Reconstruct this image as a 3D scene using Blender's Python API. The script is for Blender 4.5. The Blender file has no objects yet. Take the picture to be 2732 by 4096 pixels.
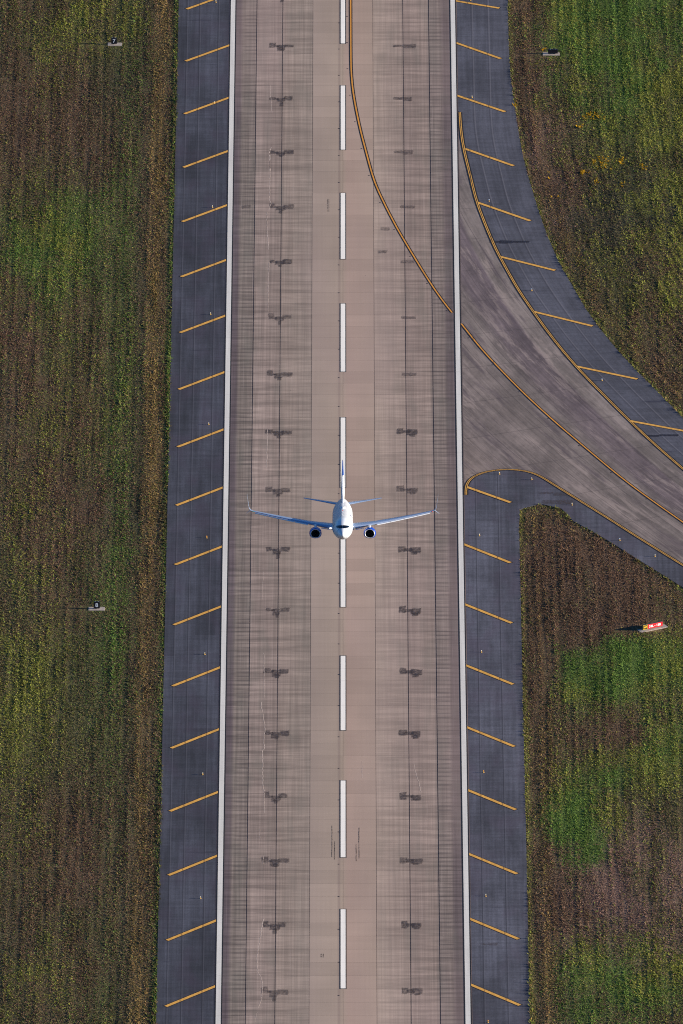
import bpy, bmesh, math, random
import numpy as np
from mathutils import Vector, Matrix
random.seed(7); RNG = np.random.default_rng(11)
R = math.radians
SC = bpy.context.scene
COL = SC.collection

# ------------------------------------------------------------------ camera, sky, sun, exposure
PITCH, FPX, ALT = 21.77, 78640.0, 1392.2
BACK = ALT / math.tan(R(PITCH))
cd = bpy.data.cameras.new('camera'); cam = bpy.data.objects.new('camera', cd); COL.objects.link(cam)
cam.location = (-0.29, -BACK, ALT); cam.rotation_euler = (R(90 - PITCH), 0, 0)
cd.sensor_fit = 'VERTICAL'; cd.sensor_height = 36.0; cd.lens = 36.0 * FPX / 4096.0
cd.clip_start = 10; cd.clip_end = 40000
SC.camera = cam

SUN_EL, SUN_AZ = 12.3, 94.5            # azimuth clockwise from +Y (the runway's far end)
w = bpy.data.worlds.new('World'); SC.world = w; w.use_nodes = True
sky = w.node_tree.nodes.new('ShaderNodeTexSky'); sky.sky_type = 'NISHITA'; sky.sun_disc = False
sky.sun_elevation = R(SUN_EL); sky.sun_rotation = R(SUN_AZ)
sky.air_density = 1.0; sky.dust_density = 0.15; sky.ozone_density = 7.0
bg = w.node_tree.nodes['Background']; bg.inputs[1].default_value = 0.07
w.node_tree.links.new(sky.outputs[0], bg.inputs[0])
sl = bpy.data.lights.new('sun', 'SUN'); sl.energy = 5.0; sl.angle = R(0.5); sl.color = (1.0, 0.89, 0.74)
so = bpy.data.objects.new('sun', sl); COL.objects.link(so)
sd = Vector((math.sin(R(SUN_AZ)) * math.cos(R(SUN_EL)), math.cos(R(SUN_AZ)) * math.cos(R(SUN_EL)), math.sin(R(SUN_EL))))
so.rotation_euler = sd.to_track_quat('Z', 'Y').to_euler(); so.location = sd * 500
vs = SC.view_settings
vs.view_transform = 'Standard'; vs.look = 'None'; vs.gamma = 1.0; vs.use_curve_mapping = False
vs.exposure = 1.22
SC.cycles.use_denoising = False; SC.cycles.filter_width = 1.1; SC.cycles.max_bounces = 6

# ------------------------------------------------------------------ helpers
_s, _c = math.sin(R(PITCH)), math.cos(R(PITCH))
def gp(px, py):
    """photo pixel (2732x4096) -> point on the level airfield, metres"""
    v = py - 2048.0; A = FPX * _s + v * _c
    return (-0.29 + (px - 1366.0) * ALT / A, -BACK + ALT * (FPX * _c - v * _s) / A)
def L(r, g, b):
    f = lambda u: (u / 12.92 if u <= .04045 else ((u + .055) / 1.055) ** 2.4)
    return (f(r / 255), f(g / 255), f(b / 255), 1.0)

def tag(o, label=None, cat=None, group=None, kind=None):
    if label: o['label'] = label
    if cat: o['category'] = cat
    if group: o['group'] = group
    if kind: o['kind'] = kind
    return o
def empty(name, loc=(0, 0, 0), rot=(0, 0, 0)):
    o = bpy.data.objects.new(name, None); COL.objects.link(o)
    o.location = loc; o.rotation_euler = rot; o.empty_display_size = .5
    return o
def link(name, me, mat=None, parent=None, loc=(0, 0, 0), rot=(0, 0, 0)):
    o = bpy.data.objects.new(name, me); COL.objects.link(o)
    if mat is not None and not me.materials: me.materials.append(mat)
    if parent is not None: o.parent = parent
    o.location = loc; o.rotation_euler = rot
    return o
def mesh(name, verts, faces, mat=None, smooth=False):
    me = bpy.data.meshes.new(name); me.from_pydata([tuple(v) for v in verts], [], faces); me.update()
    if smooth:
        me.polygons.foreach_set('use_smooth', [True] * len(me.polygons))
    if mat: me.materials.append(mat)
    return me
def obj(name, verts, faces, mat, parent=None, smooth=False):
    return link(name, mesh(name, verts, faces, mat, smooth), None, parent)
def box_vf(x0, x1, y0, y1, z0, z1, base=0):
    v = [(x0, y0, z0), (x1, y0, z0), (x1, y1, z0), (x0, y1, z0), (x0, y0, z1), (x1, y0, z1), (x1, y1, z1), (x0, y1, z1)]
    f = [(0, 3, 2, 1), (4, 5, 6, 7), (0, 1, 5, 4), (1, 2, 6, 5), (2, 3, 7, 6), (3, 0, 4, 7)]
    return v, [tuple(i + base for i in q) for q in f]
def catmull(pts, step=2.0, ext0=0.0, ext1=0.0):
    P = [np.array(p, float) for p in pts]
    out = []
    for i in range(len(P) - 1):
        p0 = P[i - 1] if i > 0 else 2 * P[0] - P[1]
        p1, p2 = P[i], P[i + 1]
        p3 = P[i + 2] if i + 2 < len(P) else 2 * P[-1] - P[-2]
        n = max(2, int(np.linalg.norm(p2 - p1) / step))
        for k in range(n):
            t = k / n
            out.append(.5 * ((2 * p1) + (-p0 + p2) * t + (2 * p0 - 5 * p1 + 4 * p2 - p3) * t * t + (-p0 + 3 * p1 - 3 * p2 + p3) * t ** 3))
    out.append(P[-1])
    # light smoothing of the hand-read points
    A = np.array(out)
    for _ in range(6):
        B = A.copy(); B[1:-1] = .25 * A[:-2] + .5 * A[1:-1] + .25 * A[2:]; A = B
    if ext0: d = A[0] - A[2]; A = np.vstack([A[0] + d / np.linalg.norm(d) * ext0, A])
    if ext1: d = A[-1] - A[-4]; A = np.vstack([A, A[-1] + d / np.linalg.norm(d) * ext1])
    return A
def ribbon(pts, a, b, z):
    """flat painted strip along pts between the offsets a..b (metres to the left of travel)"""
    P = np.array(pts, float); T = np.gradient(P, axis=0); T /= np.linalg.norm(T, axis=1)[:, None]
    N = np.stack([-T[:, 1], T[:, 0]], 1)
    v = []; f = []
    for p, n in zip(P, N):
        v += [(*(p + n * a), z), (*(p + n * b), z)]
    for i in range(len(P) - 1):
        f.append((2 * i, 2 * i + 2, 2 * i + 3, 2 * i + 1))
    return v, f
def up_faces(me):
    bm = bmesh.new(); bm.from_mesh(me); 
    for fa in bm.faces:
        if fa.normal.z < 0: fa.normal_flip()
    bm.to_mesh(me); bm.free(); me.update()
def sheet(name, v, f, mat, parent=None):
    me = mesh(name, v, f, mat); up_faces(me); return link(name, me, None, parent)
def poly_sheet(name, pts, z, mat, parent=None, skirt=None):
    bm = bmesh.new(); vs_ = [bm.verts.new((p[0], p[1], z)) for p in pts]
    fa = bm.faces.new(vs_); bm.normal_update()
    if fa.normal.z < 0: fa.normal_flip()
    if skirt is not None:
        lo = [bm.verts.new((p[0], p[1], skirt)) for p in pts]; n = len(pts)
        for i in range(n): bm.faces.new((vs_[i], vs_[(i + 1) % n], lo[(i + 1) % n], lo[i]))
    bmesh.ops.triangulate(bm, faces=[fa])
    me = bpy.data.meshes.new(name); bm.to_mesh(me); bm.free(); me.materials.append(mat)
    return link(name, me, None, parent)

# ---- shader building
class Mat:
    def __init__(s, name, rough=.85, metallic=0.0, spec=.3):
        s.m = bpy.data.materials.new(name); s.m.use_nodes = True; s.nt = s.m.node_tree
        s.b = s.nt.nodes['Principled BSDF']
        s.b.inputs['Roughness'].default_value = rough; s.b.inputs['Metallic'].default_value = metallic
        s.b.inputs['Specular IOR Level'].default_value = spec
    def n(s, t): return s.nt.nodes.new(t)
    def put(s, sock, v):
        if isinstance(v, bpy.types.NodeSocket): s.nt.links.new(v, sock)
        else:
            try: sock.default_value = v
            except Exception: sock.default_value = (v[:3] if hasattr(v, '__len__') else (v, v, v))
    def pos(s): return s.n('ShaderNodeNewGeometry').outputs['Position']
    def sep(s, v):
        q = s.n('ShaderNodeSeparateXYZ'); s.put(q.inputs[0], v); return q.outputs
    def comb(s, x, y, z=0.0):
        q = s.n('ShaderNodeCombineXYZ'); s.put(q.inputs[0], x); s.put(q.inputs[1], y); s.put(q.inputs[2], z); return q.outputs[0]
    def attr(s, name):
        q = s.n('ShaderNodeAttribute'); q.attribute_name = name; return q.outputs
    def scale(s, v, k):
        q = s.n('ShaderNodeVectorMath'); q.operation = 'MULTIPLY'; s.put(q.inputs[0], v); q.inputs[1].default_value = k; return q.outputs[0]
    def math(s, op, a, b=0.0, clamp=False):
        q = s.n('ShaderNodeMath'); q.operation = op; q.use_clamp = clamp; s.put(q.inputs[0], a); s.put(q.inputs[1], b); return q.outputs[0]
    def noise(s, v, k=(1, 1, 1), detail=2.0, rough=.5):
        q = s.n('ShaderNodeTexNoise'); s.put(q.inputs['Vector'], s.scale(v, k)); q.inputs['Scale'].default_value = 1.0
        q.inputs['Detail'].default_value = detail; q.inputs['Roughness'].default_value = rough; return q.outputs[0]
    def white(s, v):
        q = s.n('ShaderNodeTexWhiteNoise'); q.noise_dimensions = '3D'; s.put(q.inputs[0], v); return q.outputs[0]
    def floor(s, v):
        q = s.n('ShaderNodeVectorMath'); q.operation = 'FLOOR'; s.put(q.inputs[0], v); return q.outputs[0]
    def mix(s, fac, a, b, mode='MIX'):
        q = s.n('ShaderNodeMix'); q.data_type = 'RGBA'; q.blend_type = mode; s.put(q.inputs[0], fac); s.put(q.inputs[6], a); s.put(q.inputs[7], b); return q.outputs[2]
    def rng(s, v, a, b, c, d):
        q = s.n('ShaderNodeMapRange'); q.interpolation_type = 'SMOOTHSTEP'; s.put(q.inputs[0], v)
        for i, k in zip((1, 2, 3, 4), (a, b, c, d)): q.inputs[i].default_value = k
        return q.outputs[0]
    def ramp(s, fac, stops, interp='LINEAR'):
        q = s.n('ShaderNodeValToRGB'); s.put(q.inputs[0], fac); cr = q.color_ramp; cr.interpolation = interp
        while len(cr.elements) < len(stops): cr.elements.new(.5)
        for e, (p, c) in zip(cr.elements, stops): e.position = p; e.color = c
        return q.outputs[0]
    def shade(s, col, k):                      # colour times a scalar
        q = s.n('ShaderNodeVectorMath'); q.operation = 'SCALE'; s.put(q.inputs[0], col); s.put(q.inputs['Scale'], k); return q.outputs[0]
    def color(s, c): s.put(s.b.inputs['Base Color'], c); return s
    def bump(s, h, dist=.02, strength=.6):
        q = s.n('ShaderNodeBump'); s.put(q.inputs['Height'], h); q.inputs['Distance'].default_value = dist; q.inputs['Strength'].default_value = strength
        s.nt.links.new(q.outputs[0], s.b.inputs['Normal']); return s
def plain(name, c, rough=.6, metallic=0.0, spec=.4, var=.12, k=3.0):
    m = Mat(name, rough, metallic, spec)
    n = m.noise(m.n('ShaderNodeTexCoord').outputs['Object'], (k, k, k), 3)
    m.color(m.shade(c, m.rng(n, .25, .75, 1 - var, 1 + var)))
    return m.m

# ------------------------------------------------------------------ numpy value noise for plant cover
def _h(ix, iy, seed):
    n = (ix.astype(np.int64) * 374761393 + iy.astype(np.int64) * 668265263 + seed * 974711) & 0xffffffff
    n = ((n ^ (n >> 13)) * 1274126177) & 0xffffffff
    return ((n ^ (n >> 16)) & 0xffff) / 65535.0
def vn(x, y, seed=0):
    x0, y0 = np.floor(x), np.floor(y); fx, fy = x - x0, y - y0
    fx = fx * fx * (3 - 2 * fx); fy = fy * fy * (3 - 2 * fy)
    a, b, c, d = _h(x0, y0, seed), _h(x0 + 1, y0, seed), _h(x0, y0 + 1, seed), _h(x0 + 1, y0 + 1, seed)
    return (a * (1 - fx) + b * fx) * (1 - fy) + (c * (1 - fx) + d * fx) * fy
def fb(x, y, seed=0, o=3):
    t = 0; s = 0; a = 1.0
    for i in range(o):
        t = t + a * vn(x * 2 ** i, y * 2 ** i, seed + i * 17); s += a; a *= .55
    return t / s
def inside(px, py, poly):
    r = np.zeros(px.shape, bool); n = len(poly); j = n - 1
    for i in range(n):
        xi, yi = poly[i]; xj, yj = poly[j]
        if yi != yj:
            c = ((yi > py) != (yj > py)) & (px < (xj - xi) * (py - yi) / (yj - yi) + xi)
            r ^= c
        j = i
    return r
def dist_line(px, py, line):
    """distance, signed offset and run length to a polyline"""
    best = np.full(px.shape, 1e9); sg = np.zeros(px.shape); al = np.zeros(px.shape); run = 0.0
    for (x0, y0), (x1, y1) in zip(line[:-1], line[1:]):
        dx, dy = x1 - x0, y1 - y0; l2 = dx * dx + dy * dy + 1e-12; ln = math.sqrt(l2)
        t = np.clip(((px - x0) * dx + (py - y0) * dy) / l2, 0, 1)
        ex, ey = px - x0 - t * dx, py - y0 - t * dy; d = np.hypot(ex, ey); m = d < best
        best = np.where(m, d, best); sg = np.where(m, np.sign(dx * ey - dy * ex) * d, sg); al = np.where(m, run + t * ln, al); run += ln
    return best, sg, al

# ------------------------------------------------------------------ outlines on the field
YB, YT = -330.0, 360.0                      # near and far end of what is built of the runway
EW = 22.86                                  # runway centre to outer side of the edge stripe
PE = 23.2                                   # runway slab edge
SH = 33.55                                  # outer side of the asphalt shoulders
px = lambda lst: [gp(*p) for p in lst]
up_line = catmull(px([(1839.4, 451.8), (1842.6, 510.7), (1855, 597), (1882.6, 711), (1907, 809), (1944.5, 908), (1981, 994), (1999.5, 1030),
                      (2068.6, 1153.4), (2131, 1245.5), (2210, 1354), (2302, 1464.7), (2397.6, 1564.7), (2516, 1683), (2621.4, 1782), (2732, 1877.7)]), 2.0, 0, 70)
lo_line = catmull(px([(1863.5, 1981.7), (1863.8, 1950), (1869.8, 1927), (1887.6, 1910.6), (1923.8, 1892), (1976.4, 1881.6), (2029, 1878.4), (2081.7, 1881),
                      (2127.8, 1891), (2160.7, 1907), (2226.5, 1948), (2325, 2009), (2424, 2070.5), (2555.6, 2154), (2732, 2263.4)]), 1.0, 0, 70)
cl_line = catmull(px([(1402.5, 0), (1402.9, 100), (1403.4, 211), (1404.8, 287), (1410.5, 356), (1421, 422), (1441, 519.5), (1461, 597), (1484, 683), (1500, 735),
                      (1535.4, 813), (1586.4, 911.5), (1633.6, 992), (1700, 1100.7), (1759, 1190), (1818.5, 1266), (1846, 1297), (1897, 1364), (1956.7, 1433), (2042, 1522),
                      (2121, 1600), (2230, 1699), (2312, 1768), (2411, 1852), (2516, 1937), (2621.4, 2014), (2732, 2091.6)]), 2.0, 70, 90)
ug_edge = catmull(px([(2032, 0), (2035, 180), (2044, 314), (2068, 488), (2096, 645), (2152, 836), (2209, 993), (2282, 1132), (2378, 1289), (2509, 1446),
                      (2613, 1551), (2732, 1673)]), 3.0, 80, 80)
wg_edge = np.array(px([(2085, 2600), (2083, 2300), (2080, 2100), (2079, 2066), (2078, 2041), (2098, 2033), (2121, 2028), (2146, 2021), (2171, 2019), (2205, 2027), (2246, 2037), (2272, 2062),
                       (2292, 2086), (2358, 2121), (2437, 2167), (2516, 2217), (2622, 2283), (2732, 2352)]))
d_ = wg_edge[-1] - wg_edge[-3]; wg_edge = np.vstack([wg_edge, wg_edge[-1] + d_ / np.linalg.norm(d_) * 80])
wg_edge[0] = (SH, YB); wg_edge[1] = (SH, gp(2083, 2300)[1]); wg_edge[2][0] = SH
ZS, ZB, ZR, ZP, ZW = .12, .105, .13, .145, .156     # shoulder, joint bed, slab top, outline paint, top paint

# grass regions
left_poly = [(-75, YB), (-SH, YB), (-SH, YT), (-75, YT)]
upr_poly = [tuple(p) for p in ug_edge] + [(150, ug_edge[-1][1]), (150, YT), (ug_edge[0][0], YT)]
wed_poly = [tuple(p) for p in wg_edge] + [(150, YB)]
GAUSS = []          # (x, y, rx, ry, green, yellowness, weight)  natural patches of plant cover
def patch(px_, py_, rx, ry, col, wgt=1.0):
    x, y = gp(px_, py_); GAUSS.append((x, y, rx, ry, col, wgt))
GREEN, LEAF, OLIVE, BROWN, STRAW, PINK, DARK = 0, 1, 2, 3, 4, 5, 6
PAL = np.array([(.112, .180, .036), (.220, .228, .044), (.118, .108, .046), (.150, .090, .056), (.270, .185, .066), (.230, .142, .108), (.050, .050, .034)])
for a in [(2490, 2680, 11, 12, GREEN, 2.6), (2640, 2640, 9, 15, LEAF, .8), (2320, 2750, 4, 10, LEAF, .6), (2560, 2620, 7, 9, GREEN, 1.2), (2290, 3280, 4.0, 16, GREEN, 2.6), (2330, 3410, 3.5, 10, GREEN, 2.2), (2420, 3250, 6, 14, LEAF, .3), (2450, 2950, 8, 12, BROWN, 1.0), (2230, 3180, 3, 16, LEAF, .5),
          (2470, 3080, 3, 9, GREEN, .9), (2640, 2960, 8, 14, GREEN, .8), (2600, 3000, 12, 18, LEAF, .5), (2480, 3980, 10, 22, GREEN, .9), (2640, 3870, 8, 16, LEAF, .8), (2320, 3860, 4, 10, LEAF, .7),
          (2530, 3560, 14, 30, PINK, .9), (2250, 3560, 7, 26, BROWN, 1.0), (2380, 3650, 8, 20, PINK, .7), (2300, 2200, 10, 22, BROWN, 1.0), (2420, 2330, 12, 26, BROWN, 1.2), (2500, 2480, 10, 14, BROWN, .8), (2250, 2350, 7, 20, DARK, .4),
          (2150, 2500, 4, 40, BROWN, .8), (2620, 60, 14, 50, GREEN, .8), (2400, 120, 13, 55, GREEN, .8), (2280, 190, 7, 24, GREEN, .8), (2500, 120, 20, 60, OLIVE, .5), (2260, 30, 6, 30, LEAF, .7), (2550, 330, 16, 38, LEAF, .9), (2420, 300, 10, 34, GREEN, .8),
          (2130, 320, 5, 60, BROWN, 1.1), (2200, 560, 8, 50, PINK, .8), (2400, 520, 10, 40, OLIVE, .7), (2560, 700, 16, 60, LEAF, .45), (2350, 800, 9, 40, DARK, .5), (2500, 900, 12, 40, DARK, .6), (2280, 700, 6, 40, BROWN, .8), (2650, 1150, 10, 30, LEAF, .5), (2600, 1250, 9, 36, BROWN, .7), (2480, 1150, 8, 36, OLIVE, .6),
          (330, 860, 9, 22, GREEN, .7), (200, 900, 9, 30, LEAF, .8), (60, 990, 6, 18, GREEN, .8), (260, 1100, 9, 24, GREEN, .5), (430, 40, 8, 24, LEAF, .8), (210, 160, 6, 30, LEAF, .6), (560, 60, 4, 60, DARK, .3), (480, 190, 6, 24, OLIVE, .6), (560, 330, 6, 40, GREEN, .35),
          (100, 480, 7, 50, BROWN, .8), (330, 470, 9, 40, BROWN, .7), (170, 1500, 10, 60, BROWN, .6), (330, 2000, 10, 60, BROWN, .7), (150, 2250, 8, 40, BROWN, .7), (480, 2250, 5, 60, GREEN, .35), (130, 2150, 7, 30, LEAF, .5), (430, 2560, 7, 50, GREEN, .4), (130, 2700, 9, 40, LEAF, .7), (330, 2850, 9, 30, OLIVE, .6),
          (300, 3300, 12, 40, BROWN, .6), (350, 3500, 9, 24, BROWN, .9), (90, 3200, 7, 50, LEAF, .35), (250, 3800, 10, 40, BROWN, .5), (120, 3950, 8, 30, LEAF, .5), (470, 3700, 5, 60, OLIVE, .5), (470, 420, 5, 30, DARK, .3), (150, 1850, 8, 40, LEAF, .35), (60, 1300, 6, 40, BROWN, .8), (250, 1300, 8, 40, LEAF, .3)]:
    patch(*a)
def edge_dist(x, y):
    """metres from the nearest pavement edge, for points on the grass"""
    d = np.full(x.shape, 1e9)
    lf = x < 0
    d[lf] = -SH - x[lf]
    for line in (ug_edge, wg_edge):
        m = ~lf
        if m.any(): d[m] = np.minimum(d[m], dist_line(x[m], y[m], line)[0])
    return d
def cover_weights(x, y, ed):
    W = np.zeros((len(x), 7))
    W[:, OLIVE] = .66 + .9 * (fb(x * .06, y * .022, 3) - .35)
    W[:, BROWN] = .58 + 1.3 * (fb(x * .10, y * .020, 21) - .45)
    W[:, DARK] = .25 + .9 * (fb(x * .16, y * .03, 31) - .45)
    W[:, LEAF] = .20 + .9 * (fb(x * .12, y * .035, 41) - .5)
    W[:, GREEN] = np.where(x < 0, .30, .14) + .6 * (fb(x * .05, y * .02, 51) - .5)
    W[:, PINK] = .14 + .8 * (fb(x * .11, y * .018, 61) - .5)
    W[:, STRAW] = .08
    for gx, gy, rx, ry, c, k in GAUSS:
        q = ((x - gx) / rx) ** 2 + ((y - gy) / ry) ** 2
        W[:, c] += (3.0 if gx > 0 else 1.25) * k * np.exp(-q * 1.1) * (.15 + 1.7 * vn(x * .28, y * .09, 71 + c) * (.4 + 1.1 * vn(x * .9, y * .3, 77 + c)))
    # mown verge: a green fringe at the pavement, then straw
    lf = x < 0
    s1 = np.exp(-((ed - 3.4 - 1.0 * (vn(x * 0, y * .03, 81) - .5)) / 1.5) ** 2)
    W[:, STRAW] += np.where(lf, 1.9, 1.2) * s1 * (.5 + vn(x * .8, y * .05, 83))
    W[:, BROWN] += np.where(lf, .9, .7) * np.exp(-((ed - 3.2) / 2.6) ** 2)
    s2 = np.exp(-(ed / .9) ** 2)
    W[:, GREEN] += np.where(lf, 1.5, .3) * s2 * (.2 + 1.3 * vn(x * .2, y * .06, 85)); W[:, OLIVE] += s2 * np.where(lf, .6, 1.6); W[:, STRAW] += s2 * np.where(lf, .5, .9); W[:, LEAF] += s2 * np.where(lf, .3, 1.5)
    W[:, DARK] += np.where(lf, 0, 1.6) * np.exp(-((ed - 2.1) / .35) ** 2)
    W[:, DARK] += np.where(lf, 1.0, .4) * np.exp(-((ed - 6.4) / .8) ** 2)
    W[:, GREEN] += np.where(lf, .4, 0) * np.exp(-((ed - 9.5) / 2.6) ** 2)
    # wheel and mower rows along the field
    rows = np.sin(x * 2.6 + 2.0 * vn(x * .2, y * .01, 91)) * .5 + .5
    W[:, DARK] += .35 * rows * lf; W[:, BROWN] += .25 * (1 - rows)
    return np.clip(W, 0.0, None)

# ------------------------------------------------------------------ materials of the setting
def concrete():
    m = Mat('concrete', .88, 0, .25); p = m.pos(); x, y, z = m.sep(p)
    u = m.math('ADD', m.math('MULTIPLY', x, 1 / 47.0), .5)
    st = lambda X, c: ((X + 23.5) / 47.0, L(*c))
    base = m.ramp(u, [st(-23.2, (101, 89, 90)), st(-20.8, (101, 87, 87)), st(-20.2, (130, 116, 105)), st(-17.7, (135, 120, 109)), st(-17.3, (152, 133, 121)), st(-14, (149, 130, 118)),
                      st(-12.4, (143, 125, 113)), st(-11.8, (153, 134, 120)), st(-6.3, (152, 135, 121)), st(-5.9, (165, 145, 130)), st(-1.1, (168, 148, 130)), st(-.75, (150, 130, 116)), st(-.3, (170, 150, 130)), st(.9, (174, 148, 131)), st(5.9, (171, 148, 130)),
                      st(6.4, (171, 150, 133)), st(9.0, (165, 144, 129)), st(11.9, (157, 137, 123)), st(12.5, (149, 129, 117)), st(16.9, (152, 132, 119)), st(17.4, (134, 119, 109)), st(19.6, (135, 119, 109)), st(20.4, (104, 90, 87)), st(23.2, (107, 93, 90))])
    # how busy each lane is with grooving, rubber and tar
    busy = m.ramp(u, [(((X + 23.5) / 47.0), (v, v, v, 1)) for X, v in ((-23, .55), (-20.3, 1), (-17.5, 1), (-12, .8), (-6.3, .62), (-5.9, .10), (5.9, .10), (6.4, .45), (12, .65), (17.4, .85), (20, .9), (23, .6))])
    vs1 = m.rng(m.noise(p, (2.2, .012, 0), 3, .65), .3, .7, .80, 1.17)
    vs2 = m.rng(m.noise(p, (7.0, .05, 0), 2, .6), .3, .7, .93, 1.07)
    hb = m.noise(p, (.05, .42, 0), 3, .7); hb2 = m.noise(p, (.16, .9, 0), 2, .6)
    hk = m.math('MULTIPLY', m.rng(hb, .34, .62, .72, 1.12), m.rng(hb2, .3, .66, .86, 1.08))
    cell = m.white(m.floor(m.comb(m.math('DIVIDE', m.math('ADD', x, 60.0), 6.0), m.math('DIVIDE', y, 6.1))))
    cl = m.rng(cell, 0, 1, .94, 1.06)
    big = m.rng(m.noise(p, (.05, .016, 0), 3, .6), .3, .7, .92, 1.08)
    # saw cut grooves across the lanes, every couple of metres
    fr = m.math('FRACT', m.math('ADD', m.math('DIVIDE', m.math('ADD', y, 700.0), 2.033), m.math('MULTIPLY', m.noise(p, (.02, .5, 13), 1), .25)))
    cut = m.math('MULTIPLY', m.rng(m.math('ABSOLUTE', m.math('SUBTRACT', fr, .5)), .0, .16, 1, 0), m.rng(m.noise(p, (.16, .12, 17), 2, .6), .38, .62, .25, 1.0))
    k = m.math('MULTIPLY', m.math('MULTIPLY', m.math('MULTIPLY', vs1, vs2), hk), m.math('SUBTRACT', 1.06, m.math('MULTIPLY', cut, .24)))
    k = m.math('ADD', m.math('MULTIPLY', m.math('SUBTRACT', k, 1.0), busy), 1.0)
    k = m.math('MULTIPLY', k, m.math('MULTIPLY', cl, big))
    col = m.shade(base, k)
    # greenish and pinkish drift in the cement
    col = m.mix(m.math('MULTIPLY', m.rng(m.noise(p, (.35, .05, 0), 2), .45, .75, 0, 1), m.math('MULTIPLY', busy, .35)), col, L(112, 108, 96))
    col = m.mix(m.math('MULTIPLY', m.rng(m.noise(p, (.06, .01, 3), 2), .5, .75, 0, 1), .35), col, L(166, 142, 132))
    # dark blots along the outermost lanes where water sits in the grooves
    ax = m.math('ABSOLUTE', x)
    strip = m.math('MULTIPLY', m.rng(ax, 17.3, 17.7, 0, 1), m.rng(ax, 19.4, 20.6, 1, 0))
    bl = m.math('MULTIPLY', m.rng(m.math('ABSOLUTE', m.math('SUBTRACT', fr, .5)), .05, .32, .40, 0), m.rng(m.noise(p, (.10, .22, 9), 2, .6), .36, .60, .15, 1))
    col = m.mix(m.math('MULTIPLY', strip, bl), col, L(70, 62, 62))
    # pale scouring streaks
    sc = m.rng(m.noise(p, (5.5, .022, 5), 2, .7), .66, .74, 0, .42)
    col = m.mix(m.math('MULTIPLY', sc, busy), col, L(178, 160, 150))
    dots = m.rng(m.noise(p, (1.3, .5, 7), 2, .6), .76, .82, 0, .5)
    col = m.mix(dots, col, L(78, 68, 66))
    m.color(m.shade(col, m.rng(m.noise(p, (9, 4, 0), 2, .7), .2, .8, .95, 1.05)))
    return m.m
def asphalt(name, c, side):
    m = Mat(name, .9, 0, .22); p = m.pos(); x, y, z = m.sep(p)
    k = m.rng(m.noise(p, (.12, .03, side), 4, .65), .3, .7, .70, 1.30)
    k = m.math('MULTIPLY', k, m.rng(m.noise(p, (1.6, .03, side), 3, .65), .3, .7, .84, 1.18))
    k = m.math('MULTIPLY', k, m.rng(m.noise(p, (.10, .9, side + 4), 3, .7), .35, .65, .88, 1.10))
    k = m.math('MULTIPLY', k, m.rng(m.noise(p, (3.2, 1.7, side), 3, .75), .25, .75, .84, 1.16))
    pv = m.white(m.floor(m.comb(m.math('DIVIDE', m.math('ADD', x, 100.0), 3.8), m.math('DIVIDE', m.math('ADD', y, m.math('MULTIPLY', m.white(m.floor(m.comb(m.math('DIVIDE', m.math('ADD', x, 100.0), 3.8), 0))), 40.0)), 46.0))))
    k = m.math('MULTIPLY', k, m.rng(pv, 0, 1, .86, 1.14))
    col = m.shade(L(*c), k)
    col = m.mix(m.rng(m.noise(p, (.2, .07, side + 9), 3), .45, .7, 0, .35), col, L(c[0] + 8, c[1] - 4, c[2] + 2))
    sp = m.rng(m.noise(p, (2.2, .9, side + 2), 3, .8), .68, .80, 0, .30)
    zone = m.rng(m.noise(p, (.35, .05, side + 1), 2), .42, .6, 0, 1)
    col = m.mix(m.math('MULTIPLY', sp, zone), col, L(150, 150, 156))
    for X in ((25.3, 29.6) if side else (-25.4, -29.2, -31.8)):       # laying seams between the paver's passes
        d = m.math('ABSOLUTE', m.math('SUBTRACT', x, X))
        col = m.mix(m.rng(d, .03, .14, .55, 0), col, L(38, 38, 46))
        d = m.math('ABSOLUTE', m.math('SUBTRACT', x, X + .22))
        col = m.mix(m.rng(d, .03, .14, .22, 0), col, L(112, 110, 116))
    bl = m.rng(m.noise(p, (.09, .55, side + 6), 2, .5), .68, .8, 0, .55)
    col = m.mix(bl, col, L(44, 44, 56))
    m.color(col)
    return m.m
def fillet():
    """asphalt beside the curving exit: seams follow the curve"""
    m = Mat('fillet_asphalt', .9, 0, .22); p = m.pos(); u, v, w_ = m.sep(m.attr('flow')[1])
    q = m.comb(u, v, 0)
    k = m.rng(m.noise(q, (1.4, .03, 1), 3, .65), .3, .7, .86, 1.15)
    k = m.math('MULTIPLY', k, m.rng(m.noise(p, (.10, .9, 4), 3, .7), .35, .65, .88, 1.10))
    k = m.math('MULTIPLY', k, m.rng(m.noise(p, (.13, .05, 2), 4, .65), .3, .7, .8, 1.22))
    k = m.math('MULTIPLY', k, m.rng(m.noise(p, (3.2, 1.7, 3), 3, .75), .25, .75, .86, 1.14))
    col = m.shade(L(79, 79, 87), k)
    for U in (2.7, 6.0):
        d = m.math('ABSOLUTE', m.math('SUBTRACT', u, U))
        col = m.mix(m.rng(d, .05, .18, .4, 0), col, L(54, 52, 60))
        d = m.math('ABSOLUTE', m.math('SUBTRACT', u, U + .3))
        col = m.mix(m.rng(d, .05, .18, .3, 0), col, L(128, 124, 128))
    sp = m.rng(m.noise(p, (2.2, .9, 2), 3, .8), .69, .80, 0, .4)
    col = m.mix(sp, col, L(150, 150, 156))
    bl = m.rng(m.noise(p, (.09, .5, 6), 2, .5), .66, .8, 0, .65)
    col = m.mix(bl, col, L(46, 46, 60))
    m.color(col)
    return m.m
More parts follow.
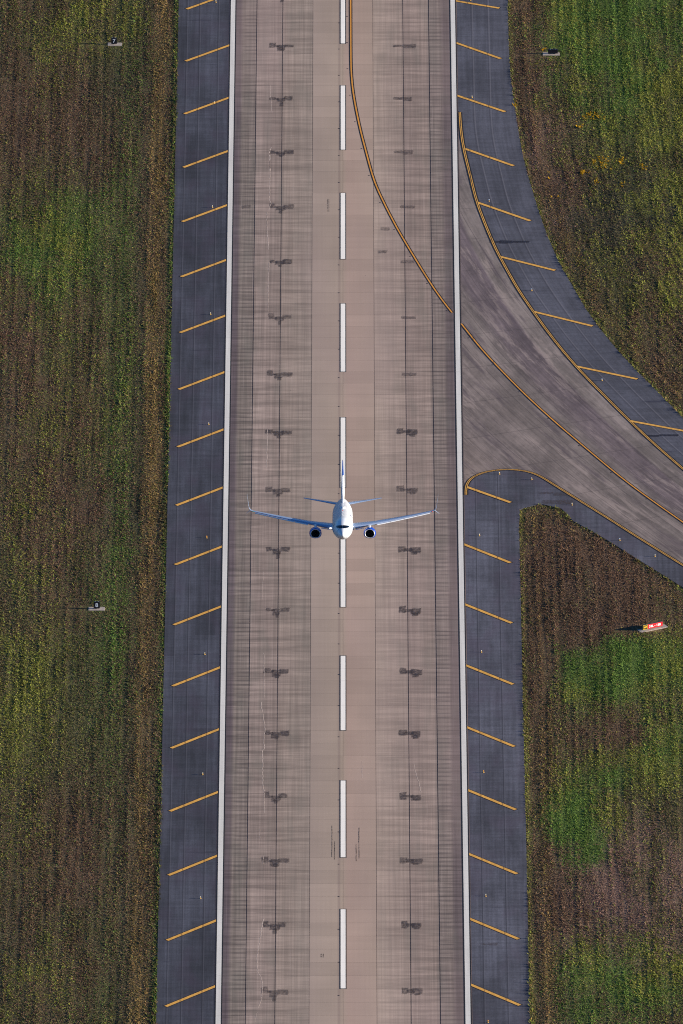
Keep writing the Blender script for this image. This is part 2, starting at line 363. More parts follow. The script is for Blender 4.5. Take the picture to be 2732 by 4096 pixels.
def taxi_concrete():
    m = Mat('taxiway_concrete', .88, 0, .25); p = m.pos(); x, y, z = m.sep(p)
    u, v, du = m.sep(m.attr('flow')[1])        # offset from the lead-off line, run along it, distance inside the far edge line
    q = m.comb(u, v, 0)
    base = m.ramp(m.math('DIVIDE', du, 60.0), [(0, L(128, 116, 109)), (.066, L(126, 114, 107)), (.078, L(102, 89, 90)), (.16, L(106, 93, 92)), (.20, L(122, 110, 103)), (.36, L(124, 111, 104)), (.5, L(120, 107, 101)), (.75, L(140, 122, 110)), (1, L(134, 117, 106))])
    k = m.rng(m.noise(q, (1.3, .016, 1), 4, .7), .3, .7, .80, 1.18)
    k = m.math('MULTIPLY', k, m.rng(m.noise(q, (.30, .006, 2), 3, .6), .3, .7, .84, 1.16))
    k = m.math('MULTIPLY', k, m.rng(m.noise(p, (.12, .05, 2), 5, .7), .32, .68, .72, 1.26))
    k = m.math('MULTIPLY', k, m.rng(m.noise(p, (3.0, 1.5, 2), 3, .7), .2, .8, .92, 1.08))
    col = m.shade(base, k)
    a = m.math('ADD', m.math('MULTIPLY', x, .80), m.math('MULTIPLY', y, .60)); b = m.math('SUBTRACT', m.math('MULTIPLY', y, .80), m.math('MULTIPLY', x, .60))
    # pale scratches left by turning wheels, in two directions
    s1 = m.rng(m.noise(m.comb(u, v, 4), (2.4, .014, 1), 3, .75), .64, .72, 0, .5)
    zone = m.rng(m.noise(p, (.07, .03, 8), 3), .46, .62, 0, 1)
    col = m.mix(m.math('MULTIPLY', s1, zone), col, L(176, 160, 152))
    s2 = m.rng(m.noise(m.comb(a, b, 6), (.04, 1.5, 1), 3, .75), .66, .74, 0, .4)
    col = m.mix(m.math('MULTIPLY', s2, m.rng(m.noise(p, (.08, .03, 12), 3), .48, .62, 0, 1)), col, L(176, 160, 152))
    s3 = m.rng(m.noise(m.comb(u, v, 11), (1.7, .010, 1), 3, .7), .63, .72, 0, .5)
    col = m.mix(s3, col, L(74, 62, 64))
    mo = m.math('MULTIPLY', m.rng(m.noise(q, (.55, .05, 31), 4, .75), .48, .62, 0, .55), m.rng(m.noise(p, (.05, .03, 33), 2), .38, .60, .2, 1))
    col = m.mix(mo, col, L(168, 150, 140))
    md = m.rng(m.noise(q, (.40, .03, 37), 4, .7), .52, .66, 0, .6)
    col = m.mix(md, col, L(84, 72, 76))
    # slab joints square to the exit
    for (co, per, wd) in ((u, 5.6, .10), (v, 17.0, .16)):
        fr = m.math('ABSOLUTE', m.math('SUBTRACT', m.math('FRACT', m.math('DIVIDE', m.math('ADD', co, 2000.0 + (1.9 if per < 9 else 0)), per)), .5))
        col = m.mix(m.rng(fr, .5 - wd / per, .5, 0, .55), col, L(58, 50, 52))
    pk = m.rng(m.noise(p, (.10, .04, 22), 3), .52, .68, 0, .5)
    col = m.mix(m.math('MULTIPLY', pk, m.rng(du, 24, 40, 0, 1)), col, L(150, 130, 120))
    m.color(col)
    return m.m
def paint(name, c, wear=.25, seams=True):
    m = Mat(name, .75, 0, .3); p = m.pos(); x, y, z = m.sep(p)
    k = m.rng(m.noise(p, (1.1, .03, 0), 3, .7), .25, .75, 1 - wear * .5, 1 + wear * .25)
    k = m.math('MULTIPLY', k, m.rng(m.noise(p, (5, 2, 0), 3, .7), .25, .75, 1 - wear * .4, 1.04))
    col = m.shade(L(*c), k)
    if seams:
        fr = m.math('ABSOLUTE', m.math('SUBTRACT', m.math('FRACT', m.math('DIVIDE', m.math('ADD', y, 610.0), 6.1)), .5))
        col = m.mix(m.rng(fr, .485, .498, 0, .28), col, L(110, 105, 100))
    else:
        ax = m.math('ABSOLUTE', x)
        for X in (25.4, 29.3): col = m.mix(m.rng(m.math('ABSOLUTE', m.math('SUBTRACT', ax, X)), .05, .16, .6, 0), col, L(96, 72, 50))
    sp = m.rng(m.noise(p, (3.0, 1.0, 2), 3, .8), .70, .80, 0, wear)
    col = m.mix(sp, col, L(110, 100, 96))
    m.color(col); return m.m
def stain(name, c, lo, hi, op, film=False):
    """thin tar or rubber film: breaks up over the slab below"""
    m = Mat(name, .8, 0, .3); p = m.pos()
    m.color(m.shade(L(*c), m.rng(m.noise(p, (1.5, 1.2, 0), 3), .2, .8, .8, 1.25)))
    a = m.rng(m.noise(p, (2.2, 1.6, 3), 4, .75), lo, hi, op * .25, op)
    a2 = m.rng(m.noise(p, (.06, .05, 4), 2, .7), .3, .7, .7, 1.1)
    aa = m.math('MULTIPLY', a, a2, True)
    if film: aa = m.math('MULTIPLY', aa, m.rng(m.math('ADD', m.attr('film')[2], m.math('MULTIPLY', m.math('SUBTRACT', m.noise(p, (1.6, 1.0, 8), 3, .7), .5), .7)), .15, .8, 0, 1))
    m.put(m.b.inputs['Alpha'], aa)
    return m.m
M_CONC = concrete(); M_ASL = asphalt('shoulder_asphalt', (65, 66, 74), 0); M_ASR = asphalt('shoulder_asphalt_grey', (78, 78, 86), 3); M_FIL = fillet(); M_TAXI = taxi_concrete()
M_WHITE = paint('white_marking', (250, 242, 228), .16); M_EDGEW = paint('edge_marking', (224, 218, 207), .3); M_YEL = paint('yellow_marking', (228, 170, 78), .40, False); M_ORG = paint('leadoff_marking', (224, 152, 58), .3, False)
M_BLACK = plain('black_outline', L(14, 12, 20), .8, var=.25)
M_SEAL = plain('joint_sealant', L(56, 45, 46), .7, var=.3)
M_STAIN = stain('tar_patch', (64, 56, 58), .30, .66, .70, True); M_STAINF = stain('tar_patch_faint', (78, 68, 68), .36, .66, .6, True)
M_RUBS = stain('oil_film', (36, 36, 48), .25, .55, .95, True); M_RUB = stain('tyre_rubber', (44, 38, 38), .40, .55, .8); M_CRACK = stain('pale_crack_filler', (212, 190, 172), .30, .50, .9)

# ------------------------------------------------------------------ ground
def grid_axis(lo, hi, step, far):
    a = list(np.arange(lo, hi + .01, step)); return np.array([-far, -far * .3, -far * .1, lo - 120] + a + [hi + 120, far * .1, far * .3, far])
gx = grid_axis(-84, 84, 1.0, 14000); gy = grid_axis(YB, YT, 2.0, 14000)
GX, GY = np.meshgrid(gx, gy); fx, fy = GX.ravel(), GY.ravel()
Wg = cover_weights(fx, fy, edge_dist(fx, fy) if True else 0); Wg = Wg ** 1.6; Wg /= Wg.sum(1)[:, None] + 1e-9
soil = (Wg @ PAL) * .80 + np.array((.010, .007, .006))
nx, ny = len(gx), len(gy)
gf = [(j * nx + i, j * nx + i + 1, (j + 1) * nx + i + 1, (j + 1) * nx + i) for j in range(ny - 1) for i in range(nx - 1)]
gm = mesh('ground', np.stack([fx, fy, np.zeros_like(fx)], 1).tolist(), gf)
at = gm.attributes.new('cover', 'FLOAT_COLOR', 'POINT'); at.data.foreach_set('color', np.concatenate([soil, np.ones((len(soil), 1))], 1).astype(np.float32).ravel())
mg = Mat('soil_and_thatch', .95, 0, .1); pg = mg.pos()
kg = mg.math('MULTIPLY', mg.rng(mg.noise(pg, (2.6, 1.4, 0), 4, .75), .25, .75, .55, 1.5), mg.rng(mg.noise(pg, (.5, .05, 1), 3, .6), .3, .7, .8, 1.2))
mg.color(mg.shade(mg.attr('cover')[0], kg)); mg.bump(mg.noise(pg, (3, 3, 0), 3), .12, .8)
ground = link('ground', gm, mg.m); tag(ground, 'brown and green grassland the airfield lies on', kind='structure')

# ------------------------------------------------------------------ runway
runway = sheet('runway', [(-PE, YB, ZB), (PE, YB, ZB), (PE, YT, ZB), (-PE, YT, ZB)], [(0, 1, 2, 3)], M_SEAL)
tag(runway, 'long pale concrete runway with white stripes', kind='structure')
LANES = [-PE, -17.55, -12.26, -6.12, 0.0, 6.08, 12.2, 17.46, PE]
GAP = [0.0, .15, .13, .07, .04, .07, .14, .16, 0.0]
SL = 6.1
rows = [r for r in range(int(YB // SL), int(YT // SL) + 1)]
lane_mesh = []
for i in range(8):
    x0, x1 = LANES[i] + GAP[i] / 2, LANES[i + 1] - GAP[i + 1] / 2
    cx = (x0 + x1) / 2; v, f = box_vf(x0 - cx, x1 - cx, .025, SL - .025, -.02, 0)
    lane_mesh.append((cx, mesh('slab', v, f[1:], M_CONC)))
count = 0; rest_v = []; rest_f = []
for r in rows:
    for i in range(8):
        cx, me = lane_mesh[i]
        y0 = r * SL
        if count < 296 and y0 > -258:
            s = link('slab', me, None, runway, (cx, y0, ZR)); count += 1
        else:
            x0, x1 = LANES[i] + GAP[i] / 2, LANES[i + 1] - GAP[i + 1] / 2
            v, f = box_vf(x0, x1, y0 + .025, y0 + SL - .025, ZR - .02, ZR, len(rest_v)); rest_v += v; rest_f += f[1:]
tag(obj('slabs', rest_v, rest_f, M_CONC, runway), kind='stuff')

# ------------------------------------------------------------------ shoulders and exit taxiway
lsh = poly_sheet('shoulder', [(-SH, YB), (-PE - .02, YB), (-PE - .02, YT), (-SH, YT)], ZS, M_ASL, None, -.05)
tag(lsh, 'dark blue grey asphalt shoulder left of the runway', kind='structure')
X0 = PE + .02
def flow_attr(o, line, extra=None, sign=1):
    me = o.data; n = len(me.vertices); co = np.zeros(n * 3); me.vertices.foreach_get('co', co); co = co.reshape(-1, 3)
    _, sg, al = dist_line(co[:, 0], co[:, 1], line)
    ex = dist_line(co[:, 0], co[:, 1], extra)[0] if extra is not None else np.zeros(n)
    a = me.attributes.new('flow', 'FLOAT_VECTOR', 'POINT'); a.data.foreach_set('vector', np.stack([sg * sign, al, ex], 1).astype(np.float32).ravel())
def rows_sheet(name, lo, hi, z, mat, ncol):
    """structured sheet between two x limits on each row of constant y"""
    v = []; f = []
    for j, (y, a, b) in enumerate(zip(lo[:, 1], lo[:, 0], hi)):
        for i in range(ncol + 1):
            v.append((a + (b - a) * i / ncol, y, z))
    for j in range(len(lo) - 1):
        for i in range(ncol):
            q = j * (ncol + 1) + i; f.append((q, q + 1, q + ncol + 2, q + ncol + 1))
    return sheet(name, v, f, mat)
def x_at(line, y):            # x of a polyline that runs steadily in y
    o = np.argsort(line[:, 1]); return np.interp(y, line[o, 1], line[o, 0])
ys = np.arange(YT, up_line[-1][1] - 1, -1.5)
lo_x = np.where(ys > up_line[0][1], X0, x_at(up_line, ys))
hi_x = np.where(ys > ug_edge[0][1], ug_edge[0][0], x_at(ug_edge, ys))
ush = rows_sheet('shoulder', np.stack([lo_x, ys], 1), hi_x, ZS, M_FIL, 10)
flow_attr(ush, np.vstack([[X0, YT], up_line]), None, 1)
tag(ush, 'grey asphalt shoulder curving out beside the exit taxiway', kind='structure')
k0 = int(np.argmax(lo_line[:, 1])); apex = lo_line[k0]; right_lo = lo_line[k0:]
ys = np.arange(up_line[0][1], max(up_line[-1][1], right_lo[-1][1]) + 1, -1.5)
ys = np.sort(np.concatenate([ys, [apex[1] + .01, apex[1] - .01]]))[::-1]
tl = np.where(ys >= apex[1], X0, x_at(right_lo, np.minimum(ys, apex[1])))
taxi = rows_sheet('taxiway', np.stack([tl, ys], 1), x_at(up_line, ys), ZS, M_TAXI, 60)
flow_attr(taxi, cl_line, up_line)
tag(taxi, 'grey brown concrete exit taxiway curving off the runway to the right', kind='structure')
left_lo = lo_line[:k0 + 1]
low_poly = [(X0, YB), (X0, lo_line[0][1])] + [(max(X0, p[0]), p[1]) for p in lo_line[:k0]] + [tuple(apex)] + [tuple(p) for p in right_lo[1:]]
low_poly = [(X0, YB), (X0, apex[1])] + [tuple(apex)] + [tuple(p) for p in right_lo[1:]] + [tuple(p) for p in wg_edge[::-1]]
rsh = poly_sheet('shoulder', low_poly, ZS, M_ASR, None, -.05)
tag(rsh, 'grey asphalt shoulder right of the runway below the exit taxiway', kind='structure')
# sliver of taxiway paving between the runway edge and the rounded corner line
cor = [(X0 + .02, apex[1] + .05)] + [(p[0], p[1]) for p in left_lo[::-1]] + [(X0 + .02, lo_line[0][1])]
cs = poly_sheet('corner_slab', [(p[0], p[1]) for p in cor], ZS + .012, M_TAXI, taxi); flow_attr(cs, cl_line, up_line)

# ------------------------------------------------------------------ painted markings
def rect(x0, x1, y0, y1, z): return [(x0, y0, z), (x1, y0, z), (x1, y1, z), (x0, y1, z)], [(0, 1, 2, 3)]
for s in (-1, 1):
    a, b = sorted((s * (EW - .91), s * EW))
    e = sheet('edge_stripe', *rect(a, b, YB, YT, ZW), M_EDGEW, runway)
    sheet('stripe_outline', *rect(a - .23, b + .23, YB, YT, ZP), M_BLACK, e)
wm = mesh('centreline_stripe', *rect(-.45, .45, -36.58, 0, ZW), M_WHITE); bm_ = mesh('stripe_outline', *rect(-.63, .63, -36.8, .22, ZP), M_BLACK)
yk = 48.85 - 60.96 * 5
while yk < YT:
    st_ = link('centreline_stripe', wm, None, runway, (0, yk, 0)); link('stripe_outline', bm_, None, st_); yk += 60.96
def slash(p, q, wd, zp, zw, parent):
    """45 degree shoulder bar from its inner to its outer end"""
    p, q = np.array(p), np.array(q); d = (q - p) / np.linalg.norm(q - p); n = np.array((-d[1], d[0])) * wd / 2
    # inner end cut parallel to the runway edge
    k = n[0] / d[0] if abs(d[0]) > .1 else 0
    A, B = p + n - d * k, p - n + d * k
    o = sheet('shoulder_bar', [(*A, zw), (*B, zw), (*(q - n), zw), (*(q + n), zw)], [(0, 1, 2, 3)], M_YEL, parent)
    g = n / np.linalg.norm(n) * .19; e = d * .17
    sheet('bar_outline', [(*(A + g), zp), (*(B - g), zp), (*(q - n - g + e), zp), (*(q + n + g + e), zp)], [(0, 1, 2, 3)], M_BLACK, o)
for k in range(-1, 20):
    y = 255.08 - 30.355 * k
    slash((-EW - .22, y), (-31.85, y - 9.15), .74, ZS + .014, ZS + .026, lsh)
for a, b in [((1817, 6), (1997, 35)), ((1826, 174.4), (2002.9, 237)), ((1827.6, 385), (2020, 449.4)), ((1862, 598), (2054, 665.5)), ((1913.5, 813.5), (2120.7, 885.5)), ((2005, 1030), (2220, 1084)),
             ((2137, 1249.5), (2370, 1306.7)), ((2309, 1468.5), (2549, 1518.7)), ((2520, 1686), (2800, 1738))]:
    pa, pb = np.array(gp(*a)), np.array(gp(*b))
    if a[1] < 400: pa = np.array((EW + .22, pa[1]))
    slash(pa, pb, .74, ZS + .014, ZS + .026, ush)
pa, pb = np.array(gp(1868.5, 1951)), np.array(gp(2042, 2012.6)); slash(pa, pb, .74, ZS + .03, ZS + .042, rsh)
k = 0; y = gp(1854.7, 2180.5)[1]
while y > YB + 10:
    slash((EW + .22, y), (31.75, y - 9.3), .74, ZS + .014, ZS + .026, rsh); y -= 30.42
# lead-off line, broken where it meets the white edge stripe, and the double edge lines
inx = [i for i, p in enumerate(cl_line) if p[0] < EW - .96]; outx = [i for i, p in enumerate(cl_line) if p[0] > EW + .03]
for seg, par, dz in ((cl_line[:inx[-1] + 1], runway, ZR - ZS), (cl_line[outx[0]:], taxi, .013)):
    o = sheet('lead_off_line', *ribbon(seg, -.14, .14, ZS + dz + .026), M_ORG, par)
    sheet('line_outline', *ribbon(seg, -.36, .36, ZS + dz + .014), M_BLACK, o)
for line in (up_line, lo_line):
    o = sheet('edge_line', *ribbon(line, .08, .22, ZS + .036), M_YEL, taxi); sheet('edge_line', *ribbon(line, -.22, -.08, ZS + .036), M_YEL, taxi)
    sheet('line_outline', *ribbon(line, -.48, .48, ZS + .024), M_BLACK, o)

# ------------------------------------------------------------------ stains, cracks, tyre marks on the slabs
def blot(cx, cy, rects, mat, z=None, parent=None, name='tar_patch'):
    z = ZR + .007 if z is None else z
    v = []; f = []; al = []
    for k_, (x0, x1, y0, y1) in enumerate(rects):
        n = len(v); mx_, my_ = min(.45, (x1 - x0) * .3), min(.9, (y1 - y0) * .4); J = lambda: random.uniform(-.12, .12)
        xs_ = [x0 - mx_ * .4, x0 + mx_ * .4, x1 - mx_ * .4, x1 + mx_ * .4]; ys_ = [y0 - my_ * .6, y0 + my_ * .4, y1 - my_ * .4, y1 + my_ * .6]
        for b in range(4):
            for a in range(4):
                v.append((cx + xs_[a] + J(), cy + ys_[b] + J() * 2, z + .003 * k_)); al.append(1.0 if 0 < a < 3 and 0 < b < 3 else 0.0)
        for b in range(3):
            for a in range(3): q = n + b * 4 + a; f.append((q, q + 1, q + 5, q + 4))
    me = mesh(name, v, f, mat); up_faces(me)
    at_ = me.attributes.new('film', 'FLOAT', 'POINT'); at_.data.foreach_set('value', [x * random.uniform(.75, 1.1) for x in al])
    return link(name, me, None, parent or runway)
for k in range(0, 19):
    y = 254.6 + 30.48 - 30.48 * k
    if y > 250 and k == 0: pass
    j = random.uniform
    blot(-12.4, y, [(-2.3 + j(-.3, .3), -1.15, -.6, 1.9 + j(-.9, .5)), (-1.15, -.5, -.6, .4), (-.9, .75 + j(-.3, .3), -1.7 + j(-.9, .5), .4 + j(-.1, .3)), (.55, 2.45 + j(-.4, .2), -.9 + j(-.3, .3), 1.2 + j(-.5, .3)), (-.3, .4, -3.2 + j(-1.5, 1.0), -1.6)], M_STAIN)
    faint = y > 60 and y < 180
    if faint: blot(12.6, y, [(-1.2, 1.6, -.7, .7)], M_STAINF)
    elif y > 185: blot(12.6, y, [(-2.4, -.5, -.5, .9), (-.5, 2.2 if y > 240 else 1.4, -1.1, 1.0)], M_STAIN)
    else: blot(12.55 + j(-.15, .15), y + j(-.4, .4), [(-2.0 + j(-.3, .2), -.75, -1.3 + j(-.3, .6), 1.6 + j(-.9, .7)), (-.9, .6, -.5 + j(-.5, .2), .7), (-.2 + j(-.4, .3), 2.0 + j(-.3, .2), -1.7 + j(-.3, .5), 1.0 + j(-.4, .2)), (.4, 1.5, -2.4 + j(-.5, .8), -1.2)], M_STAIN)
for a in [(985, 830), (1540, 918), (1530, 1010)]:
    x, y = gp(*a); blot(x, y, [(-.9, .9, -.8, .8)], M_STAINF)
for a_, rc, par in [((2030, 971), [(-3.6, -1.6, -.2, .5), (-1.6, 1.0, -.7, .9), (1.0, 4.4, -.1, .6)], ush), ((2640, 1745), [(-2.5, 0, -.5, .4), (0, 3.5, -.2, .8)], ush), ((2265, 1975), [(-5, -2.4, -.5, .6), (-2.4, .2, -1.2, .3)], rsh), ((2230, 2010), [(-3, 3, -1.0, .8)], rsh), ((1960, 3780), [(-1.6, 0, -.1, .5), (0, 1.4, -.5, .6)], rsh)]:
    x, y = gp(*a_); blot(x, y, rc, M_STAINF if par is rsh else M_RUBS, ZS + .010, par, 'oil_stain')
def crack(pts, wd, mat=None):
    P = [np.array(gp(*p)) for p in pts]; out = []
    for a, b in zip(P[:-1], P[1:]):
        n = max(2, int(np.linalg.norm(b - a) / .9))
        for i in range(n): out.append(a + (b - a) * i / n + np.array((random.uniform(-.09, .09), 0)))
    out.append(P[-1])
    sheet('crack', *ribbon(out, -wd, wd, ZR + .010), mat or M_CRACK, runway)
z3 = lambda l: [(600 + a / 1.742, b / 1.742) for a, b in l]
z2 = lambda l: [(600 + a / 1.742, 3000 + b / 1.742) for a, b in l]
z6 = lambda l: [(800 + a / 3.136, 2500 + b / 3.136) for a, b in l]
for pts, wd in [(z3([(845, 1030), (832, 1065), (838, 1200), (833, 1390), (842, 1420), (832, 1465)]), .055), (z3([(815, 1480), (815, 1560), (820, 1660), (825, 1742)]), .05), (z3([(838, 600), (842, 700), (850, 790)]), .04),
                (z2([(785, 0), (785, 200), (795, 300), (798, 380), (797, 445)]), .055), (z2([(765, 550), (767, 620)]), .03), (z2([(792, 740), (788, 800)]), .04),
                (z2([(795, 1180), (785, 1220), (765, 1330), (745, 1450), (750, 1550), (780, 1600), (785, 1680), (775, 1750), (755, 1800)]), .06), (z2([(745, 1830), (735, 1900)]), .03),
                (z6([(765, 975), (772, 1050), (790, 1150), (805, 1200), (815, 1260), (820, 1310), (808, 1380), (805, 1568)]), .055), (z6([(800, 360), (808, 560), (805, 920)]), .03),
                ([(1070, 1720), (1069, 1800), (1067, 1875)], .045), ([(1076, 1050), (1072, 1180), (1073, 1250)], .035), ([(1054, 2290), (1048, 2400)], .03), ([(1080, 600), (1079, 690)], .05),
                (z2([(1480, -3000 * 0 + 80), (1478, 200)]), .0001 + .02), ([(1655, 3060), (1672, 3120), (1684, 3170)], .035)]:
    crack(pts, wd)
for xx, y0, y1 in [(1268, 530, 750), (1286, 640, 768), (1456, 545, 760), (1437, 660, 780), (1193, 1425, 1450), (1207, 1425, 1450)]:
    a = gp(600 + xx / 1.742, 3000 + y0 / 1.742); b = gp(600 + xx / 1.742, 3000 + y1 / 1.742)
    n = max(3, int(abs(a[1] - b[1]) / 1.5))
    sheet('tyre_mark', *ribbon([(a[0] + random.uniform(-.03, .03), a[1] + (b[1] - a[1]) * i / n) for i in range(n + 1)], -.07, .07, ZR + .010), M_RUB, runway)
a = gp(600 + 1240 / 1.742, 1390 / 1.742); b = gp(600 + 1240 / 1.742, 1480 / 1.742)
for dx in (-.1, .2): sheet('tyre_mark', *ribbon([(a[0] + dx, a[1]), (a[0] + dx, b[1])], -.05, .05, ZR + .010), M_RUB, runway)

# flush lights set in the paving
def disc(r, n=10, z=0.0, h=.02):
    v = [(r * math.cos(2 * math.pi * i / n), r * math.sin(2 * math.pi * i / n), z) for i in range(n)] + [(.7 * r * math.cos(2 * math.pi * i / n), .7 * r * math.sin(2 * math.pi * i / n), z + h) for i in range(n)]
    f = [(i, (i + 1) % n, n + (i + 1) % n, n + i) for i in range(n)] + [tuple(range(n, 2 * n))]
    return v, f
M_IRON = plain('dark_iron', L(48, 40, 42), .5, .5)
im = mesh('inset_light', *disc(.2), M_IRON)
y = -250.0
while y < 285:
    link('inset_light', im, None, runway, (-.82, y, ZR)); y += 15.24
seg = np.concatenate([[0], np.cumsum(np.linalg.norm(np.diff(cl_line, axis=0), axis=1))])
for sdist in np.arange(80, seg[-1] - 90, 15.24):
    x_ = np.interp(sdist, seg, cl_line[:, 0]); y_ = np.interp(sdist, seg, cl_line[:, 1])
    link('inset_light', im, None, runway if x_ < PE else taxi, (x_ - .75, y_, ZR if x_ < PE else ZS))

# ------------------------------------------------------------------ grass
def tufts(name, x, y, hscale, label, cat='grass', rgb=None, blades=2):
    ed = edge_dist(x, y)
    n = len(x)
    if rgb is None:
        W = cover_weights(x, y, ed) ** 2.0; C = np.cumsum(W, 1); r = RNG.random(n) * C[:, -1]
        kind = (r[:, None] > C).sum(1).clip(0, 6)
        col = PAL[kind] * (.78 + .44 * RNG.random((n, 1))) * (1 + .18 * (RNG.random((n, 3)) - .5))
        hk = np.array([.9, 1.15, .9, .8, 1.0, .7, .75])[kind]
    else:
        col = np.array(rgb) * (.75 + .5 * RNG.random((n, 1))); hk = np.ones(n)
    qq = np.where((x > 0) & (y > -20), -ed, x)
    rowm = np.sin(qq * 4.1 + 2.5 * vn(x * .2, y * .012, 91)) * .5 + .5
    h = hscale * hk * (.45 + .9 * RNG.random(n)) * (.55 + .75 * vn(x * .9, y * .10, 95)) * (.75 + .4 * rowm)
    h = h * np.where(ed < .6, 1.5, 1.0) * (.55 + .8 * vn(x * 2.3, y * .035, 97))
    if rgb is None:
        for (cx, cy, rx, ry) in KO: h = h * (1 - .55 * np.exp(-(((x - cx + 2.5) / 5.0) ** 2 + ((y - cy) / 2.5) ** 2)))
        q = np.where(x < 0, x, np.where(y > -20, -ed, x)); col = col * (.58 + .84 * fb(q * 1.2, y * .025, 99, 2)[:, None])
    wd = .06 + .08 * RNG.random(n)
    az = RNG.random((n, blades)) * 2 * np.pi
    V = np.zeros((n, blades, 3, 3), np.float32)
    ox = (RNG.random((n, blades)) - .5) * .30; oy = (RNG.random((n, blades)) - .5) * .36
    ca, sa = np.cos(az), np.sin(az)
    bx, by = x[:, None] + ox, y[:, None] + oy
    lean = (.2 + .9 * RNG.random((n, blades))) * h[:, None]; hh = h[:, None] * (.6 + .6 * RNG.random((n, blades)))
    V[..., 0, 0] = bx + ca * wd[:, None]; V[..., 0, 1] = by + sa * wd[:, None]; V[..., 0, 2] = hh * .15
    V[..., 1, 0] = bx - ca * wd[:, None]; V[..., 1, 1] = by - sa * wd[:, None]; V[..., 1, 2] = hh * .05
    V[..., 2, 0] = bx - sa * lean; V[..., 2, 1] = by + ca * lean; V[..., 2, 2] = hh
    nt = n * blades
    me = bpy.data.meshes.new(name)
    me.vertices.add(nt * 3); me.vertices.foreach_set('co', V.reshape(-1))
    me.loops.add(nt * 3); me.loops.foreach_set('vertex_index', np.arange(nt * 3, dtype=np.int32))
    me.polygons.add(nt); me.polygons.foreach_set('loop_start', np.arange(0, nt * 3, 3, dtype=np.int32))
    me.update(calc_edges=True)
    cc = np.repeat(np.concatenate([col, np.ones((n, 1))], 1)[:, None, :], blades * 3, 1).astype(np.float32)
    at = me.attributes.new('plant', 'FLOAT_COLOR', 'POINT'); at.data.foreach_set('color', cc.reshape(-1))
    me.materials.append(M_PLANT)
    o = link(name, me); tag(o, label, cat, kind='stuff')
    return o
mp = Mat('plant', .8, 0, .15); mp.color(mp.attr('plant')[0])
tr = mp.n('ShaderNodeBsdfTranslucent'); mp.put(tr.inputs[0], mp.attr('plant')[0]); mx = mp.n('ShaderNodeMixShader'); mx.inputs[0].default_value = .3
out = mp.nt.nodes['Material Output']; mp.nt.links.new(mp.b.outputs[0], mx.inputs[1]); mp.nt.links.new(tr.outputs[0], mx.inputs[2]); mp.nt.links.new(mx.outputs[0], out.inputs[0])
M_PLANT = mp.m
def scatter(n, x0, x1, y0, y1, poly, keepout=()):
    x = x0 + RNG.random(n) * (x1 - x0); y = y0 + RNG.random(n) * (y1 - y0)
    jit = (vn(x * .0 + y * 1.1, y * .9, 5) - .5) * .7
    m = inside(x, y, poly) if len(poly) > 4 else (x < -SH + .12 + jit * .6)
    if len(poly) > 4:
        m &= edge_dist(x, y) > -.1 - jit * .2
    for (cx, cy, rx, ry) in keepout: m &= ~((abs(x - cx) < rx) & (abs(y - cy) < ry))
    return x[m], y[m]
s7 = np.array(gp(456.5, 178)); s8 = np.array(gp(387, 2436)); sbk = np.array(gp(2211.5, 217)); swt = np.array(gp(2609.5, 2515))
KO = [(s7[0] + .1, s7[1], 1.5, 1.0), (s8[0], s8[1], 1.65, 1.1), (sbk[0] - .2, sbk[1], 1.75, .75), (swt[0], swt[1], 2.0, 1.6)]
DEN = 21.0
def area_tufts(name, x0, x1, y0, y1, poly, label):
    n = int((x1 - x0) * (y1 - y0) * DEN); x, y = scatter(n, x0, x1, y0, y1, poly, KO)
    tufts(name, x, y, .21, label)
area_tufts('grass', -74, -SH + .3, -258, 292, left_poly, 'mown weedy grass on the left side of the runway')
area_tufts('grass', 33.5, 74, -25, 292, upr_poly, 'weedy grass on the upper right beyond the exit taxiway')
area_tufts('grass', 33.2, 70, -258, 12, wed_poly, 'weedy grass in the lower right corner below the exit taxiway')
# yellow flowers standing in small drifts
FX = []; FY = []
for cx, cy, n, sx, sy in [(2368, 466, 34, 2.0, 2.0), (2404, 652, 44, 1.7, 4.2), (2486, 644, 18, .7, 1.6), (2333, 690, 14, .4, 1.2), (2576, 672, 14, .5, 1.5), (2314, 507, 8, .5, 1.2), (2388, 724, 8, .5, 1.5), (2486, 736, 8, .5, 1.5), (2170, 200, 5, .3, .6), (2058, 422, 6, .4, 1.2), (2200, 700, 4, .8, 3), (2230, 780, 4, .8, 3)]:
    gxx, gyy = gp(cx, cy); FX += list(gxx + RNG.normal(0, sx * .7, n)); FY += list(gyy + RNG.normal(0, sy * .7, n))
tufts('wildflowers', np.array(FX), np.array(FY), .42, 'orange yellow wildflowers in the weeds right of the exit taxiway', 'flowers', (.50, .29, .012), 4)

